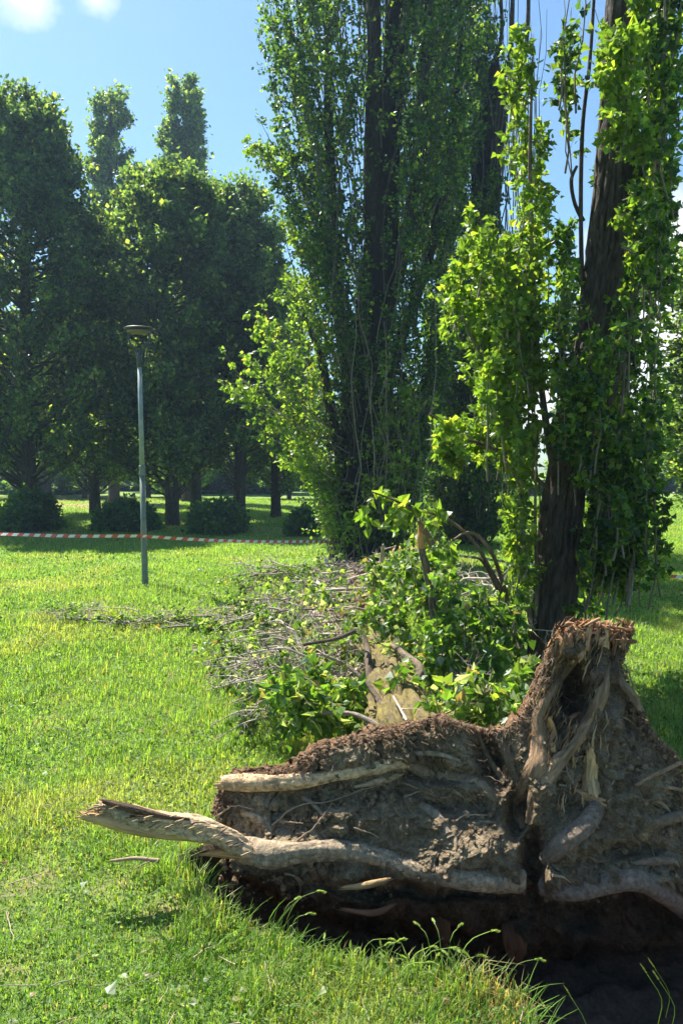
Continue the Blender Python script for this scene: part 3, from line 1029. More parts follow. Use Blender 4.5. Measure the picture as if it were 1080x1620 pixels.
def back_poplar():
    Y = 17.5
    base = at(742, 870, Y); base[2] = 0
    ta = Acc()
    tr = [(742, 868, 36), (742, 800, 30), (748, 640, 27), (756, 480, 26), (764, 330, 26), (776, 200, 27), (790, 110, 22)]
    tube(ta, [at(a, b, Y) for a, b, c in tr], [c * .85 / F * Y for a, b, c in tr], 36, 110, .25, 3, .3, (.036, .028, .024), seed=9, furrow=.6, jag1=.25)
    brs = []
    for bl in ([(770, 260, 9), (800, 170, 6), (808, 60, 5), (812, -60, 3)], [(766, 320, 8), (752, 200, 7), (745, 60, 5), (750, -120, 3)], [(775, 200, 7), (822, 120, 5), (835, 20, 4), (832, -80, 2)],
               [(770, 130, 6), (792, 60, 4), (790, -40, 3)]):
        b = Acc()
        tube(b, [at(p[0], p[1], Y) for p in bl], [p[2] / F * Y * .8 for p in bl], 8, 30, .12, 5, .3, (.1, .075, .06), seed=int(bl[0][0]))
        brs.append(b)
    ca = Acc()
    n = 380
    py = U(380, 840, n)
    xs = np.interp(py, [-500, 0, 120, 300, 600, 840], [690, 680, 690, 680, 650, 640])
    xe = np.interp(py, [-500, 0, 120, 300, 420, 600, 840], [760, 772, 760, 800, 840, 830, 800])
    px = xs + (xe - xs) * rng.random(n)
    P1 = at(px, py, Y + U(-1.2, 1.2, n))
    P0 = P1 + np.stack([(at(757, 500, Y)[0] - P1[:, 0]) * .5, (Y - P1[:, 1]) * .5, -U(.8, 2.2, n)], -1)
    P0[:, 2] = np.maximum(P0[:, 2], .1)
    S = shoots(P0, P1, .05, 6, .015)
    twigs(ca, S, np.broadcast_to(np.linspace(.013, .004, 6), (n, 6)), (.15, .12, .1), 1, 4)
    T = sub(S, 9, .15, 1.0, (.2, .4), .55, 4, 0, .25)
    leafup(ca, T, 13, .085, PAL_DARK[:2] + PAL_POP[:2], [.35, .3, .2, .15], .1, .2, jit=.035, out=.8)
    # upper, thinner foliage
    n = 330
    py = U(-300, 400, n)
    xs = np.interp(py, [-300, 0, 120, 400], [650, 650, 660, 660])
    xe = np.interp(py, [-300, 0, 60, 120, 200, 400], [785, 790, 785, 775, 765, 795])
    P1 = at(xs + (xe - xs) * rng.random(n), py, Y + U(-1., 1., n))
    P0 = P1 + np.stack([U(-.2, .4, n), (Y - P1[:, 1]) * .5, -U(.8, 2.2, n)], -1)
    S = shoots(P0, P1, .05, 6, .015)
    twigs(ca, S, np.broadcast_to(np.linspace(.013, .004, 6), (n, 6)), (.15, .12, .1), 1, 4)
    T = sub(S, 9, .15, 1.0, (.2, .4), .55, 4, 0, .25)
    leafup(ca, T, 13, .085, PAL_DARK[:2] + PAL_POP[:2], [.35, .3, .2, .15], .1, .2, jit=.035, out=.8)
    # bare upright shoots against the sky
    n = 34
    a0 = U(765, 850, n)
    p0 = at(a0, U(250, 560, n), Y + U(-.6, .6, n))
    p1 = at(a0 + U(-8, 30, n), U(-150, 160, n), Y + U(-.6, .6, n))
    S = shoots(p0, p1, .03, 8, .008)
    twigs(ca, S, np.broadcast_to(np.linspace(.016, .004, 8), (n, 8)), (.11, .09, .085), 1, 4)
    return finish_tree('poplar_tree', base, 'broken topped poplar trunk with bare upright shoots behind and between the two leafy poplars', None, ta, ca, M_BARK, M_LEAF, brs)


back_poplar()


# ------------------------------------------------------------------ near poplar on the right
def near_poplar():
    Y = 5.9
    base = at(868, 1090, Y); base[2] = 0
    ta = Acc()
    tr = [(862, 1120, 50), (864, 1085, 41), (872, 1000, 36), (884, 870, 34), (899, 740, 33), (922, 620, 31), (942, 520, 30), (955, 420, 31), (966, 320, 31), (976, 200, 29), (984, 60, 29), (988, -80, 26), (995, -400, 20), (1000, -800, 12), (1003, -1200, 4)]
    tube(ta, [at(a, b, Y) for a, b, c in tr], [c / F * Y for a, b, c in tr], 170, 460, .20, 9, .28, (.095, .075, .057), seed=5, furrow=1.0)
    brs = []
    spec = [([(938, 560, 7), (922, 460, 5), (918, 330, 4.5), (921, 200, 4), (932, 100, 4), (940, -20, 3)], -.1, (.12, .085, .07)),
            ([(890, 800, 10), (868, 700, 8), (850, 560, 6), (842, 420, 5), (838, 250, 4), (842, 90, 2)], -.3, (.2, .16, .12)),
            ([(905, 720, 14), (893, 670, 11), (886, 635, 8)], -.15, (.2, .12, .08)),
            ([(850, 1040, 7), (835, 960, 5), (828, 860, 4), (824, 740, 3), (815, 620, 2)], -.25, (.25, .2, .14)),
            ([(846, 1030, 5), (848, 930, 4), (846, 800, 3), (850, 680, 2)], -.35, (.25, .2, .14)),
            ([(960, 430, 9), (1000, 330, 7), (1025, 200, 6), (1040, 60, 5), (1048, -120, 3)], -.2, (.13, .1, .08)),
            ([(930, 640, 8), (975, 560, 7), (1010, 430, 6), (1030, 260, 5), (1045, 100, 3)], .2, (.13, .1, .08)),
            ([(905, 760, 8), (950, 680, 7), (985, 560, 6), (1005, 420, 4)], -.4, (.16, .12, .09)),
            ([(915, 880, 5), (950, 800, 4), (975, 700, 4), (990, 560, 2)], -.4, (.2, .16, .12)),
            ([(922, 350, 5), (908, 320, 4), (903, 285, 4), (912, 262, 3)], -.1, (.1, .07, .06)),
            ([(880, 690, 5), (820, 640, 4), (760, 560, 3), (730, 500, 2)], -.5, (.22, .17, .12)),
            ([(875, 780, 5), (800, 720, 4), (730, 690, 3), (680, 655, 2)], -.5, (.22, .17, .12)),
            ([(905, 990, 3), (925, 960, 3), (950, 900, 2), (965, 830, 2)], -.3, (.2, .16, .12))]
    for bl, dy, c in spec:
        b = Acc()
        k = np.linspace(0, 1, len(bl))
        tube(b, [at(p[0], p[1], Y + dy * t) for p, t in zip(bl, k)], [p[2] / F * Y * .75 for p in bl], 12, 60, .15, 12, .2, c, seed=int(bl[0][1]), furrow=.2)
        brs.append(b)
    # long bent shoots arching to the left
    for bl, dy in (([(826, 1030, 5), (805, 962, 4), (794, 920, 3.4), (778, 876, 3), (755, 848, 2.6), (736, 843, 2.2), (717, 854, 1.5)], -.5),
                   ([(824, 1030, 5), (800, 951, 4), (772, 895, 3), (750, 859, 2.6), (725, 834, 2.4), (694, 815, 2), (655, 806, 1.6), (620, 790, 1.4), (588, 778, 1)], -.9),
                   ([(828, 1035, 4), (800, 970, 3), (785, 930, 2.6), (764, 890, 2.2), (748, 880, 1.2)], -.3)):
        b = Acc()
        k = np.linspace(0, 1, len(bl))
        tube(b, [at(p[0], p[1], Y + dy * t) for p, t in zip(bl, k)], [p[2] / F * Y for p in bl], 10, 70, .08, 20, .2, (.26, .18, .12), seed=int(bl[2][1]))
        brs.append(b)
    ca = Acc()

    def grp(n, x0, y0, dx, dy, dep, ns=9, per=7, ls=.052, pal=PAL_POP, wts=W_POP, tl=(.07, .19), t0=.15, bow=.05):
        a, b = U(x0[0], x0[1], n), U(y0[0], y0[1], n)
        d = Y + U(dep[0], dep[1], n)
        p0 = at(a, b, d)
        p1 = at(a + U(dx[0], dx[1], n), b - U(dy[0], dy[1], n), d + U(-.3, .15, n))
        S = shoots(p0, p1, bow, 7, .012)
        twigs(ca, S, np.broadcast_to(np.linspace(.007, .002, 7), (n, 7)) * U(.7, 1.3, (n, 1)), (.2, .16, .12), 1, 5)
        T = sub(S, ns, t0, 1.0, tl, .65, 3, -.02, .15)
        twigs(ca, T, np.broadcast_to(np.array([.002, .0015, .001]), (len(T), 3)), (.2, .18, .1), 1, 3)
        leafup(ca, T, per + 3, ls, pal, wts, .1, .3, good=True, jit=.016, out=.85, fr=2.0)
    PD = PAL_DARK[:2] + PAL_POP[:3]; WD = [.22, .25, .25, .18, .10]  # darker leaf mix, painting in the shade of the crown's right side
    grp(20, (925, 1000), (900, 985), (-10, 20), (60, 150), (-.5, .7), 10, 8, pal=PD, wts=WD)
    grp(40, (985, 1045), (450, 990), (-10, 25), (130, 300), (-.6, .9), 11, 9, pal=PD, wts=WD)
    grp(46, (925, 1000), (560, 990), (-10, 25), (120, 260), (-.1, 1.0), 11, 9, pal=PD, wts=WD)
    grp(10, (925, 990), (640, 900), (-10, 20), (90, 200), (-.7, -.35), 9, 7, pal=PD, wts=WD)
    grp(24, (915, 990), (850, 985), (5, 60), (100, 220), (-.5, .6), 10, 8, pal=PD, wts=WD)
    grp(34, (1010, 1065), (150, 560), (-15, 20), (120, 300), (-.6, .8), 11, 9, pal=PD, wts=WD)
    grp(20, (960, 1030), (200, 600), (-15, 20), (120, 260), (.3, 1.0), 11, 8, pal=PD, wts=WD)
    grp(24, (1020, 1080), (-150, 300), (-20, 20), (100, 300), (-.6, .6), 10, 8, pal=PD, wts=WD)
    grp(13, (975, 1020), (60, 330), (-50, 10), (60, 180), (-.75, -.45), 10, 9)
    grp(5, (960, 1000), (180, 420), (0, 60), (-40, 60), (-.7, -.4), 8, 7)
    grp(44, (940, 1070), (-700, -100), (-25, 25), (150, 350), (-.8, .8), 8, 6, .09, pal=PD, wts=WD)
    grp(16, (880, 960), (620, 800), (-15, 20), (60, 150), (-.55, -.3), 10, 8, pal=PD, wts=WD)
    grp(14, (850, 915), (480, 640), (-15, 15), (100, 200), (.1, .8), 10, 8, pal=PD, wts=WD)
    # left side, its sunlight put into the lighter leaf palette
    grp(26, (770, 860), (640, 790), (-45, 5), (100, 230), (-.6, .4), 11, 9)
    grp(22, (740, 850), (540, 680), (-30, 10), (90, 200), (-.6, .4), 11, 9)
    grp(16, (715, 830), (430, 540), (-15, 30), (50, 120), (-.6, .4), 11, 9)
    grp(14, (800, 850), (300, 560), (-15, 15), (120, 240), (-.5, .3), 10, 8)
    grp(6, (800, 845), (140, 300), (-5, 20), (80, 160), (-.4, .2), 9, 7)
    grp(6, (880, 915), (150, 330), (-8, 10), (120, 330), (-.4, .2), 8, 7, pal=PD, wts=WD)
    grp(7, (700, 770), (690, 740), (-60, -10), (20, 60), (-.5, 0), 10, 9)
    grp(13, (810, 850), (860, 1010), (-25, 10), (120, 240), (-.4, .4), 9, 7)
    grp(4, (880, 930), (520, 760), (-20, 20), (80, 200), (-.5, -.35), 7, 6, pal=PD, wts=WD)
    # tips of the bent shoots
    for (c, m) in (((600, 785), 5), ((650, 808), 7), ((690, 818), 6), ((715, 858), 5), ((625, 800), 5)):
        p0 = at(c[0] + U(-8, 8, m), c[1] + U(-6, 6, m), Y - .7)
        T = shoots(p0, p0 + rand_dir(m) * .14 + [-.05, 0, -.06], .1, 4)
        twigs(ca, T, np.full((m, 4), .0015), (.2, .18, .1), 1, 3)
        leafup(ca, T, 6, .075, PAL_POP, W_POP, .1, .4, good=True, jit=.01)
    return finish_tree('poplar_tree', base, 'nearest standing poplar, furrowed leaning trunk right behind the upturned roots', None, ta, ca, M_BARK, M_LEAF, brs)


near_poplar()

fb = bush('bush', 300, 62, 3.2, 3.0, 'far shrub mass under the distant trees', 45, 420, PAL_DARK, W_DARK, .34, 'far shrubs closing the lawn')
for i in range(20):
    x = -34 + i * 3.6
    copy_tree(fb, (x * 1.25, 60 + 5 * math.sin(i * 2.3), 0), i * 1.3, (1.1, 1.1, .38 + .25 * math.sin(i * 1.7) ** 2))


# ------------------------------------------------------------------ the uprooted tree
FT = empty('fallen_tree', (0.9, 3.3, 0), 'uprooted tree lying on its side with broken roots and soil turned up', 'fallen tree')
FTL = (0.9, 3.3, 0)

OUT = [(338, 1290), (346, 1255), (362, 1229), (410, 1222), (455, 1217), (482, 1196), (505, 1178), (560, 1166), (605, 1158), (640, 1150), (672, 1140), (700, 1135), (722, 1142), (745, 1150), (775, 1156), (800, 1152), (822, 1138), (838, 1110),
       (850, 1088), (858, 1062), (868, 1035), (884, 1012), (905, 994), (938, 985), (970, 990), (1000, 998), (994, 1020), (984, 1045), (992, 1075), (1008, 1110), (1020, 1140), (1036, 1168), (1060, 1185), (1074, 1205), (1082, 1240), (1092, 1290),
       (1120, 1330), (1150, 1400), (1155, 1470), (1110, 1520), (1020, 1540), (930, 1545), (850, 1545), (760, 1535), (680, 1515), (600, 1495), (520, 1468), (450, 1436), (400, 1408), (362, 1385), (350, 1350), (340, 1318)]


def plate_front(u, v):
    """distance of the soil face from the camera at photo place (u,v)"""
    Y = np.interp(v, [960, 1000, 1150, 1250, 1330, 1395, 1430, 1480, 1560], [3.36, 3.34, 3.24, 3.17, 3.08, 3.0, 3.10, 3.28, 3.45])
    Y = Y + np.interp(u, [330, 420, 600, 900, 1100], [.10, .03, 0, 0, .06])
    feats = [(905, 1095, 27, 52, -12, .17, 2), (880, 1150, 14, 26, 20, .08, 2), (818, 1287, 18, 42, 8, .17, 2), (772, 1196, 22, 56, -25, .12, 2), (842, 1375, 20, 62, 0, .2, 2), (690, 1224, 62, 15, 3, .07, 2),
             (600, 1408, 130, 15, 4, .10, 2), (760, 1415, 60, 12, 3, .07, 2), (935, 1235, 16, 60, -10, .07, 1.5), (700, 1276, 60, 12, -4, .04, 1.5), (1000, 1345, 50, 12, -3, .06, 1.5), (975, 1450, 120, 28, 5, .10, 2),
             (560, 1478, 150, 26, 12, .08, 2), (700, 1482, 30, 40, 0, .10, 2), (965, 1035, 10, 34, 8, .07, 1.5),
             (640, 1300, 75, 32, 0, -.05, 1), (520, 1300, 60, 30, 0, -.04, 1), (750, 1345, 75, 42, -10, -.10, 1), (470, 1350, 60, 20, 5, -.07, 1), (900, 1330, 50, 50, -30, -.05, 1), (1000, 1290, 60, 50, 0, -.07, 1),
             (560, 1190, 110, 22, -12, -.04, 1), (850, 1240, 24, 90, 25, -.05, 1), (950, 1130, 34, 60, -15, -.05, 1), (880, 1480, 50, 50, 0, -.09, 2), (1000, 1480, 60, 40, 0, -.05, 1), (640, 1450, 70, 20, 5, -.07, 1.5), (1030, 1220, 40, 50, 0, -.04, 1),
             (820, 1500, 26, 34, 0, -.16, 2), (730, 1450, 24, 26, 0, -.1, 2), (925, 1490, 34, 26, 0, -.1, 2)]
    for cx, cy, rx, ry, an, am, p in feats:
        c, s = math.cos(R(an)), math.sin(R(an))
        du, dv = u - cx, v - cy
        a, b = (du * c + dv * s) / rx, (-du * s + dv * c) / ry
        Y = Y + am * np.exp(-((a * a + b * b) ** p))
    return Y


def build_plate():
    na, nr, nb = 1000, 230, 40
    O = np.array(OUT, float)
    cl = np.vstack([O, O[:1]])
    seg = np.hypot(*np.diff(cl, axis=0).T)
    cum = np.concatenate([[0], np.cumsum(seg)])
    s = np.linspace(0, cum[-1], na, endpoint=False)
    ox, oy = np.interp(s, cum, cl[:, 0]), np.interp(s, cum, cl[:, 1])
    C = np.array([812.0, 1290.0])
    q = np.stack([ox / 22, oy / 22, 0 * ox], -1)
    j = fbm(q, 4, 61, .6) * 12 + vnoise(q * 5, 62) * 4
    dx, dy = ox - C[0], oy - C[1]
    L = np.hypot(dx, dy)
    dx, dy = dx * (1 + j / L), dy * (1 + j / L)
    sr = np.linspace(0.004, 1, nr) ** .9
    u = C[0] + sr[:, None] * dx[None]
    v = C[1] + sr[:, None] * dy[None]
    Yf = plate_front(u, v)
    fil = np.zeros_like(u)
    for a_, k_ in SPECS:
        pts = a_[0]; wd = a_[1]
        for i_ in range(len(pts) - 1):
            w0 = (wd[i_] + wd[i_ + 1]) / 2 if hasattr(wd, '__len__') else wd
            (x0, y0), (x1, y1) = pts[i_], pts[i_ + 1]
            ex, ey = x1 - x0, y1 - y0
            t_ = np.clip(((u - x0) * ex + (v - y0) * ey) / (ex * ex + ey * ey), 0, 1)
            d_ = np.hypot(u - x0 - ex * t_, v - y0 - ey * t_)
            fil = np.maximum(fil, .62 * (w0 / 2 / F * 3.1) * np.exp(-(d_ / (w0 * .8)) ** 2))
    Yf = Yf - fil
    P = at(u, v, Yf)
    # fine relief
    uv = np.stack([u, v, 0 * u], -1)
    stump = sstep(1225, 1150, v) * sstep(815, 860, u)
    rim = sstep(.90, .985, sr)[:, None] * np.ones_like(u)
    up = sstep(1300, 1210, v)
    fa = math.atan2(300, -95)
    al, ac_ = u * math.cos(fa) + v * math.sin(fa), -u * math.sin(fa) + v * math.cos(fa)
    fib = fbm(np.stack([ac_ / 9, al / 90, 0 * u], -1), 4, 63)
    D = .055 * fbm(uv / 46, 3, 64) + .034 * fbm(uv / 15, 4, 65, .62) + .03 * np.clip(fbm(uv / 24, 3, 77) - .12, 0, 1)
    D += .03 * rim * up * fbm(uv / 9, 4, 66, .65) + .009 * fbm(uv / 3.2, 2, 67) * (.55 + rim)
    D += stump * (.05 * fib + .02 * np.abs(fib))
    # terraces of broken clay
    tq = fbm(uv / 60 + 3, 3, 68) * 5
    D += .014 * (np.abs(tq - np.round(tq)) * 2 - .5) * (1 - stump)
    # cracks
    nseed = 170
    sx, sy = U(330, 1120, nseed), U(1130, 1500, nseed)
    f1 = np.full(u.shape, 1e9); f2 = f1.copy()
    wu, wv = u + 10 * vnoise(uv / 16, 69), v + 10 * vnoise(uv / 16, 70)
    for a, b in zip(sx, sy):
        dist = np.hypot(wu - a, (wv - b) * 1.3)
        f2 = np.minimum(f2, np.maximum(f1, dist)); f1 = np.minimum(f1, dist)
    cr = np.exp(-((f2 - f1) / 2.2) ** 2) * sstep(-.1, .3, vnoise(uv / 70 + 7, 71)) * (1 - stump) * sstep(.0, .04, sr)[:, None]
    D += -(-.022) * 0 + cr * .032
    D = D * (1 - .45 * np.exp(-(((u - 745) / 90) ** 2 + ((v - 1345) / 45) ** 2)))
    P[..., 1] += D
    # round the rim back
    P[..., 1] += .06 * (sr[:, None] ** 14)
    fadeC = sstep(.0, .02, sr)[:, None]
    soil = np.array([.225, .165, .10]); dry = np.array([.36, .28, .18]); red = np.array([.22, .12, .065]); wood = np.array([.23, .165, .11]); rot = np.array([.40, .17, .075])
    n1 = sstep(-.15, .45, fbm(uv / 80 + 11, 4, 72))[..., None]
    c = soil * (1 - n1) + dry * n1
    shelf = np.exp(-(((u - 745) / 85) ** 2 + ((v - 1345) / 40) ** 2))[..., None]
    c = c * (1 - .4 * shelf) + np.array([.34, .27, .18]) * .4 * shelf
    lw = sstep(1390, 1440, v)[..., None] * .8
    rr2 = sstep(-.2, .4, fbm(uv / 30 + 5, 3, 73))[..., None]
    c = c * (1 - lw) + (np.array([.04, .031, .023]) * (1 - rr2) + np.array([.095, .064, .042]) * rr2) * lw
    w = (stump * .85)[..., None]
    c = c * (1 - w) + (wood * (1 + .45 * fib[..., None])) * w
    w = (rim * up)[..., None]
    c = c * (1 - .8 * w) + red * .8 * w
    w = (sstep(1012, 1000, v + 6 * vnoise(uv / 8, 74)) * sstep(880, 890, u))[..., None]
    c = c * (1 - w) + rot * (1 + .5 * fib[..., None]) * w
    cav = np.exp(-(((u - 905) / 22) ** 2 + ((v - 1090) / 50) ** 2) ** 2)[..., None]  # shade inside the stump hollow, painted into the colour
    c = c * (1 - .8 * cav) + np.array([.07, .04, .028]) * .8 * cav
    # back
    e = P[-1]
    qn = np.linspace(0, 1, nb + 1)[1:]
    ub, vb = C[0] + (1 - .93 * qn[:, None]) * dx, C[1] + (1 - .93 * qn[:, None]) * dy
    thick = np.interp(oy, [990, 1100, 1250, 1400], [.13, .2, .34, .4])
    Yb = e[None, :, 1] + thick[None] * np.sin(np.clip(qn * 4, 0, 1) * math.pi / 2)[:, None]
    PB = at(ub, vb, Yb)
    ub3 = np.stack([ub, vb, 0 * ub], -1)
    PB += (.02 * fbm(PB * 18, 4, 75, .6))[..., None] * np.array([.3, 1, .8])
    cb_ = np.broadcast_to(red * .9, PB.shape) * (1 + .3 * fbm(PB * 9, 3, 76)[..., None])
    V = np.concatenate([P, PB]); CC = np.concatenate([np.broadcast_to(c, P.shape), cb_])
    n = nr + nb
    idx = np.arange(n * na).reshape(n, na)
    a, b = idx[:-1], idx[1:]
    f = np.stack([a, b, np.roll(b, -1, 1), np.roll(a, -1, 1)], -1).reshape(-1, 4)
    V = np.vstack([V.reshape(-1, 3), P[0].mean(0), PB[-1].mean(0)])
    CC = np.vstack([CC.reshape(-1, 3), c[0, 0], cb_[-1, 0]])
    m = n * na
    t1 = np.stack([idx[0], np.roll(idx[0], -1), np.full(na, m)], -1)
    t2 = np.stack([np.roll(idx[-1], -1), idx[-1], np.full(na, m + 1)], -1)
    acc = Acc()
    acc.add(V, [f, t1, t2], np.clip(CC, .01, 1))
    return acc.build('root_plate', [M_SOIL], FT, FTL)


SPECS = []


def pY(u, v):
    return float(plate_front(np.array([float(u)]), np.array([float(v)]))[0])


def root(*a, **k):
    SPECS.append((a, k))


def make_root(pts, wid, lift=.5, col=(.34, .25, .15), name='root', mats=None, jag=(0, 0), n=90, seg=26, amp=.34, freq=9, st=.35, furrow=.0, label=None, dY=None, flat=1.0, seed=None, mat=0):
    a = Acc()
    P, Rr = [], []
    kf = .43 if not name == 'splinter' else .36
    for i, (u, v) in enumerate(pts):
        w = wid[i] if hasattr(wid, '__len__') else wid
        y = pY(u, v) if dY is None or dY[i] is None else dY[i]
        r = w * kf / F * y * (.86 + .28 * ((i * 7919 + int(u)) % 10) / 10)
        P.append(at(u, v, y - r * (2 * lift - 1)))
        Rr.append(r)
    tube(a, P, Rr, seg, n, amp * 1.15, freq * 1.5, st, col, seed=seed or int(pts[0][0]), jag0=jag[0], jag1=jag[1], furrow=furrow, flat=flat, mat=0)
    o = a.build(name, mats or [M_ROOT], PLATE, FTL)
    if label: o['label'] = label
    return o


LT = (.62, .43, .25); OR = (.60, .38, .18); GR = (.44, .33, .21); BR = (.28, .19, .11)  # LT and the left root's tan are lightened to paint sunlight on them
root([(160, 1276), (200, 1290), (250, 1300), (300, 1308), (345, 1322), (385, 1342), (400, 1352)], [26, 34, 40, 44, 46, 48, 44], .5, (.62, .45, .28), jag=(.03, 0), mats=[M_ROOTL], n=160, seg=48, amp=.30, freq=16, furrow=.3,
     dY=[2.95, 2.95, 2.96, 2.98, 3.0, 3.03, 3.05], label='thick broken root sticking out to the left over the grass')
root([(134, 1292), (165, 1299), (210, 1312), (260, 1320), (300, 1326), (330, 1332)], [18, 26, 24, 22, 16, 8], .5, OR, 'splinter', [M_WOOD], (.035, 0), 120, 30, .3, 14, .05, .3,
     dY=[2.93, 2.93, 2.93, 2.95, 2.97, 3.0], label='pale orange torn wood along the underside of the left root')
root([(165, 1268), (210, 1280), (262, 1292), (300, 1296)], [10, 14, 12, 6], .5, (.16, .10, .065), 'bark_strip', [M_BARK], (.02, 0), 70, 18, .3, 18, .1, .3, dY=[2.93, 2.92, 2.93, 2.95])
root([(320, 1352), (350, 1350), (392, 1356)], [6, 16, 18], .5, (.48, .27, .11), 'splinter', [M_WOOD], (.03, 0), 50, 18, .3, 16, .1, .2, dY=[2.98, 3.0, 3.02])
root([(380, 1345), (430, 1352), (475, 1348), (520, 1343), (580, 1350), (640, 1368), (700, 1384), (760, 1392), (822, 1392)], [46, 42, 38, 36, 36, 36, 38, 42, 44], .62, GR, n=240, seg=48, amp=.4, freq=13, label='long pale root running along the lower edge of the soil face')
root([(352, 1238), (400, 1240), (450, 1238), (500, 1232), (550, 1222), (600, 1213), (645, 1203)], [26, 30, 26, 24, 24, 24, 26], .6, LT, mats=[M_ROOTL], n=200, seg=40, amp=.36, freq=14, jag=(.03, 0), furrow=.2, label='sunlit light brown root along the upper left edge')
root([(352, 1236), (390, 1238), (430, 1236)], [16, 24, 10], .8, OR, 'splinter', [M_WOOD], (.03, 0), 60, 24, .35, 16, .06, .3)
root([(640, 1205), (680, 1225), (720, 1232), (760, 1245), (785, 1268)], [20, 24, 28, 24, 14], .55, (.33, .22, .13), n=90, seg=30, amp=.22)
root([(640, 1202), (665, 1192), (700, 1194), (730, 1205)], [12, 9, 7, 5], .8, GR)
root([(645, 1266), (665, 1274), (690, 1292), (708, 1322)], [12, 20, 24, 22], .6, (.34, .26, .18), n=80, seg=28)
root([(380, 1285), (400, 1292), (420, 1302)], [10, 15, 12], .6, LT, n=40, seg=20, jag=(.015, 0))
root([(560, 1245), (600, 1236), (632, 1222), (638, 1206)], [8, 13, 15, 14], .7, LT, n=60, seg=20)
root([(540, 1405), (580, 1400), (618, 1390)], [8, 13, 7], .5, (.38, .25, .12), 'splinter', [M_WOOD], (.02, .02), 50, 20, .3, 12, .08, .3, dY=[2.97, 2.96, 2.97])
root([(540, 1438), (590, 1444), (625, 1430)], [7, 12, 8], .5, (.22, .12, .07), 'splinter', [M_WOOD], (.02, .02), 50, 20, .3, 12, .08, .3, dY=[3.0, 3.0, 3.0])
# below the centre to the right
root([(950, 1270), (925, 1305), (890, 1335), (862, 1360)], [34, 40, 36, 26], .6, (.28, .20, .14), n=110, seg=36, amp=.22, furrow=.2)
root([(858, 1398), (905, 1408), (955, 1398), (1000, 1390), (1044, 1410), (1090, 1440), (1130, 1462)], [38, 40, 38, 40, 44, 46, 44], .65, (.30, .22, .165), n=200, seg=46, amp=.36, label='thick root curving out at the lower right edge')
root([(1000, 1366), (1030, 1362), (1066, 1360)], [10, 16, 14], .8, (.33, .23, .15), n=50, seg=20, jag=(0, .01))
root([(1004, 1243), (1045, 1221), (1100, 1196)], [7, 8, 7], 2.2, (.42, .25, .12), n=60, seg=14, amp=.2)
root([(1000, 1310), (1040, 1300), (1095, 1285)], [12, 18, 18], .7, BR, n=60, seg=20)
root([(934, 1178), (936, 1205), (934, 1235), (938, 1265)], [12, 32, 42, 46], .85, (.72, .48, .24), 'splinter', [M_WOOD], (.04, .02), 110, 46, .45, 16, .05, .45, label='bright torn wood splinter in the middle of the stump')
root([(910, 1250), (930, 1262), (958, 1272)], [12, 22, 20], .9, (.52, .30, .14), 'splinter', [M_WOOD], (.01, .02), 60, 24, .35, 16, .08, .3)
# ridges of the stump
root([(912, 1040), (886, 1070), (863, 1105), (850, 1135), (850, 1182), (842, 1225), (815, 1268), (828, 1312)], [14, 18, 22, 26, 34, 38, 28, 12], .6, (.33, .21, .12), 'stump_ridge', n=190, seg=40, amp=.3, freq=14, st=.12, furrow=.3, mats=[M_BARK])
root([(957, 1044), (950, 1100), (926, 1148), (893, 1190), (862, 1228), (846, 1262), (836, 1302)], [16, 22, 26, 30, 32, 28, 14], .6, (.36, .24, .14), 'stump_ridge', n=190, seg=40, amp=.3, freq=14, st=.12, furrow=.3, mats=[M_BARK])
root([(964, 1050), (985, 1082), (1000, 1102), (1013, 1126)], [12, 16, 18, 14], .7, (.33, .23, .15), 'stump_ridge', n=80, seg=24, amp=.25, jag=(0, .02), mats=[M_BARK])
root([(866, 1134), (872, 1160), (872, 1190)], [14, 30, 20], .85, (.68, .38, .16), 'splinter', [M_WOOD], (.02, .03), 70, 30, .4, 16, .05, .4, label='orange torn splinter beside the dark hollow of the stump')
root([(888, 1150), (905, 1135), (918, 1128)], [8, 14, 8], .8, (.42, .19, .09), 'splinter', [M_WOOD], (.01, .02), 40, 18, .3, 16, .1, .3)
root([(756, 1160), (770, 1195), (800, 1240)], [8, 10, 12], .7, BR, n=60, seg=18)
root([(785, 1160), (805, 1200), (818, 1240)], [14, 18, 16], .6, (.24, .17, .115), 'stump_ridge', n=80, seg=26, amp=.3, furrow=.3, mats=[M_BARK])
root([(820, 1150), (832, 1180), (830, 1215)], [18, 22, 14], .6, (.24, .17, .115), 'stump_ridge', n=80, seg=26, amp=.3, furrow=.3, mats=[M_BARK])
for k in range(34):
    a0 = rng.random() * 2 * math.pi
    u0, v0 = [(U(380, 800), U(1200, 1400)), (U(860, 1060), U(1130, 1400))][k % 2]
    if k % 2 and v0 < 1200 and u0 > 1000: continue
    L_ = U(25, 80)
    d0 = U(-.6, .5) + (0 if k % 3 else 1.4)
    pp = [(u0 + L_ * t_ * math.cos(d0 + .5 * t_), v0 + L_ * t_ * math.sin(d0 + .5 * t_) * .8) for t_ in (0, .33, .66, 1)]
    ww = U(3, 9)
    root(pp, [ww, ww * .9, ww * .7, ww * .35], .75, tuple(np.array([.42, .31, .19]) * U(.6, 1.3)), n=40, seg=12)
for k, (u0, v0) in enumerate(((888, 1012), (900, 1004), (914, 999), (930, 996), (944, 993), (958, 996), (972, 999), (986, 1003), (922, 1010), (950, 1008), (975, 1012))):
    hh_ = (20, 30, 16, 34, 22, 28, 16, 24, 30, 18, 26)[k]
    root([(u0 - 3, v0 + hh_), (u0, v0 + 4), (u0 + (5 if k % 2 else -4), v0 - hh_ * .35)], [15 + k % 3 * 4, 15, 7], .7, [(.44, .25, .13), (.30, .16, .085), (.52, .33, .18)][k % 3], 'splinter', [M_WOOD], (.01, .03), 44, 20, .5, 16, .12, .5)
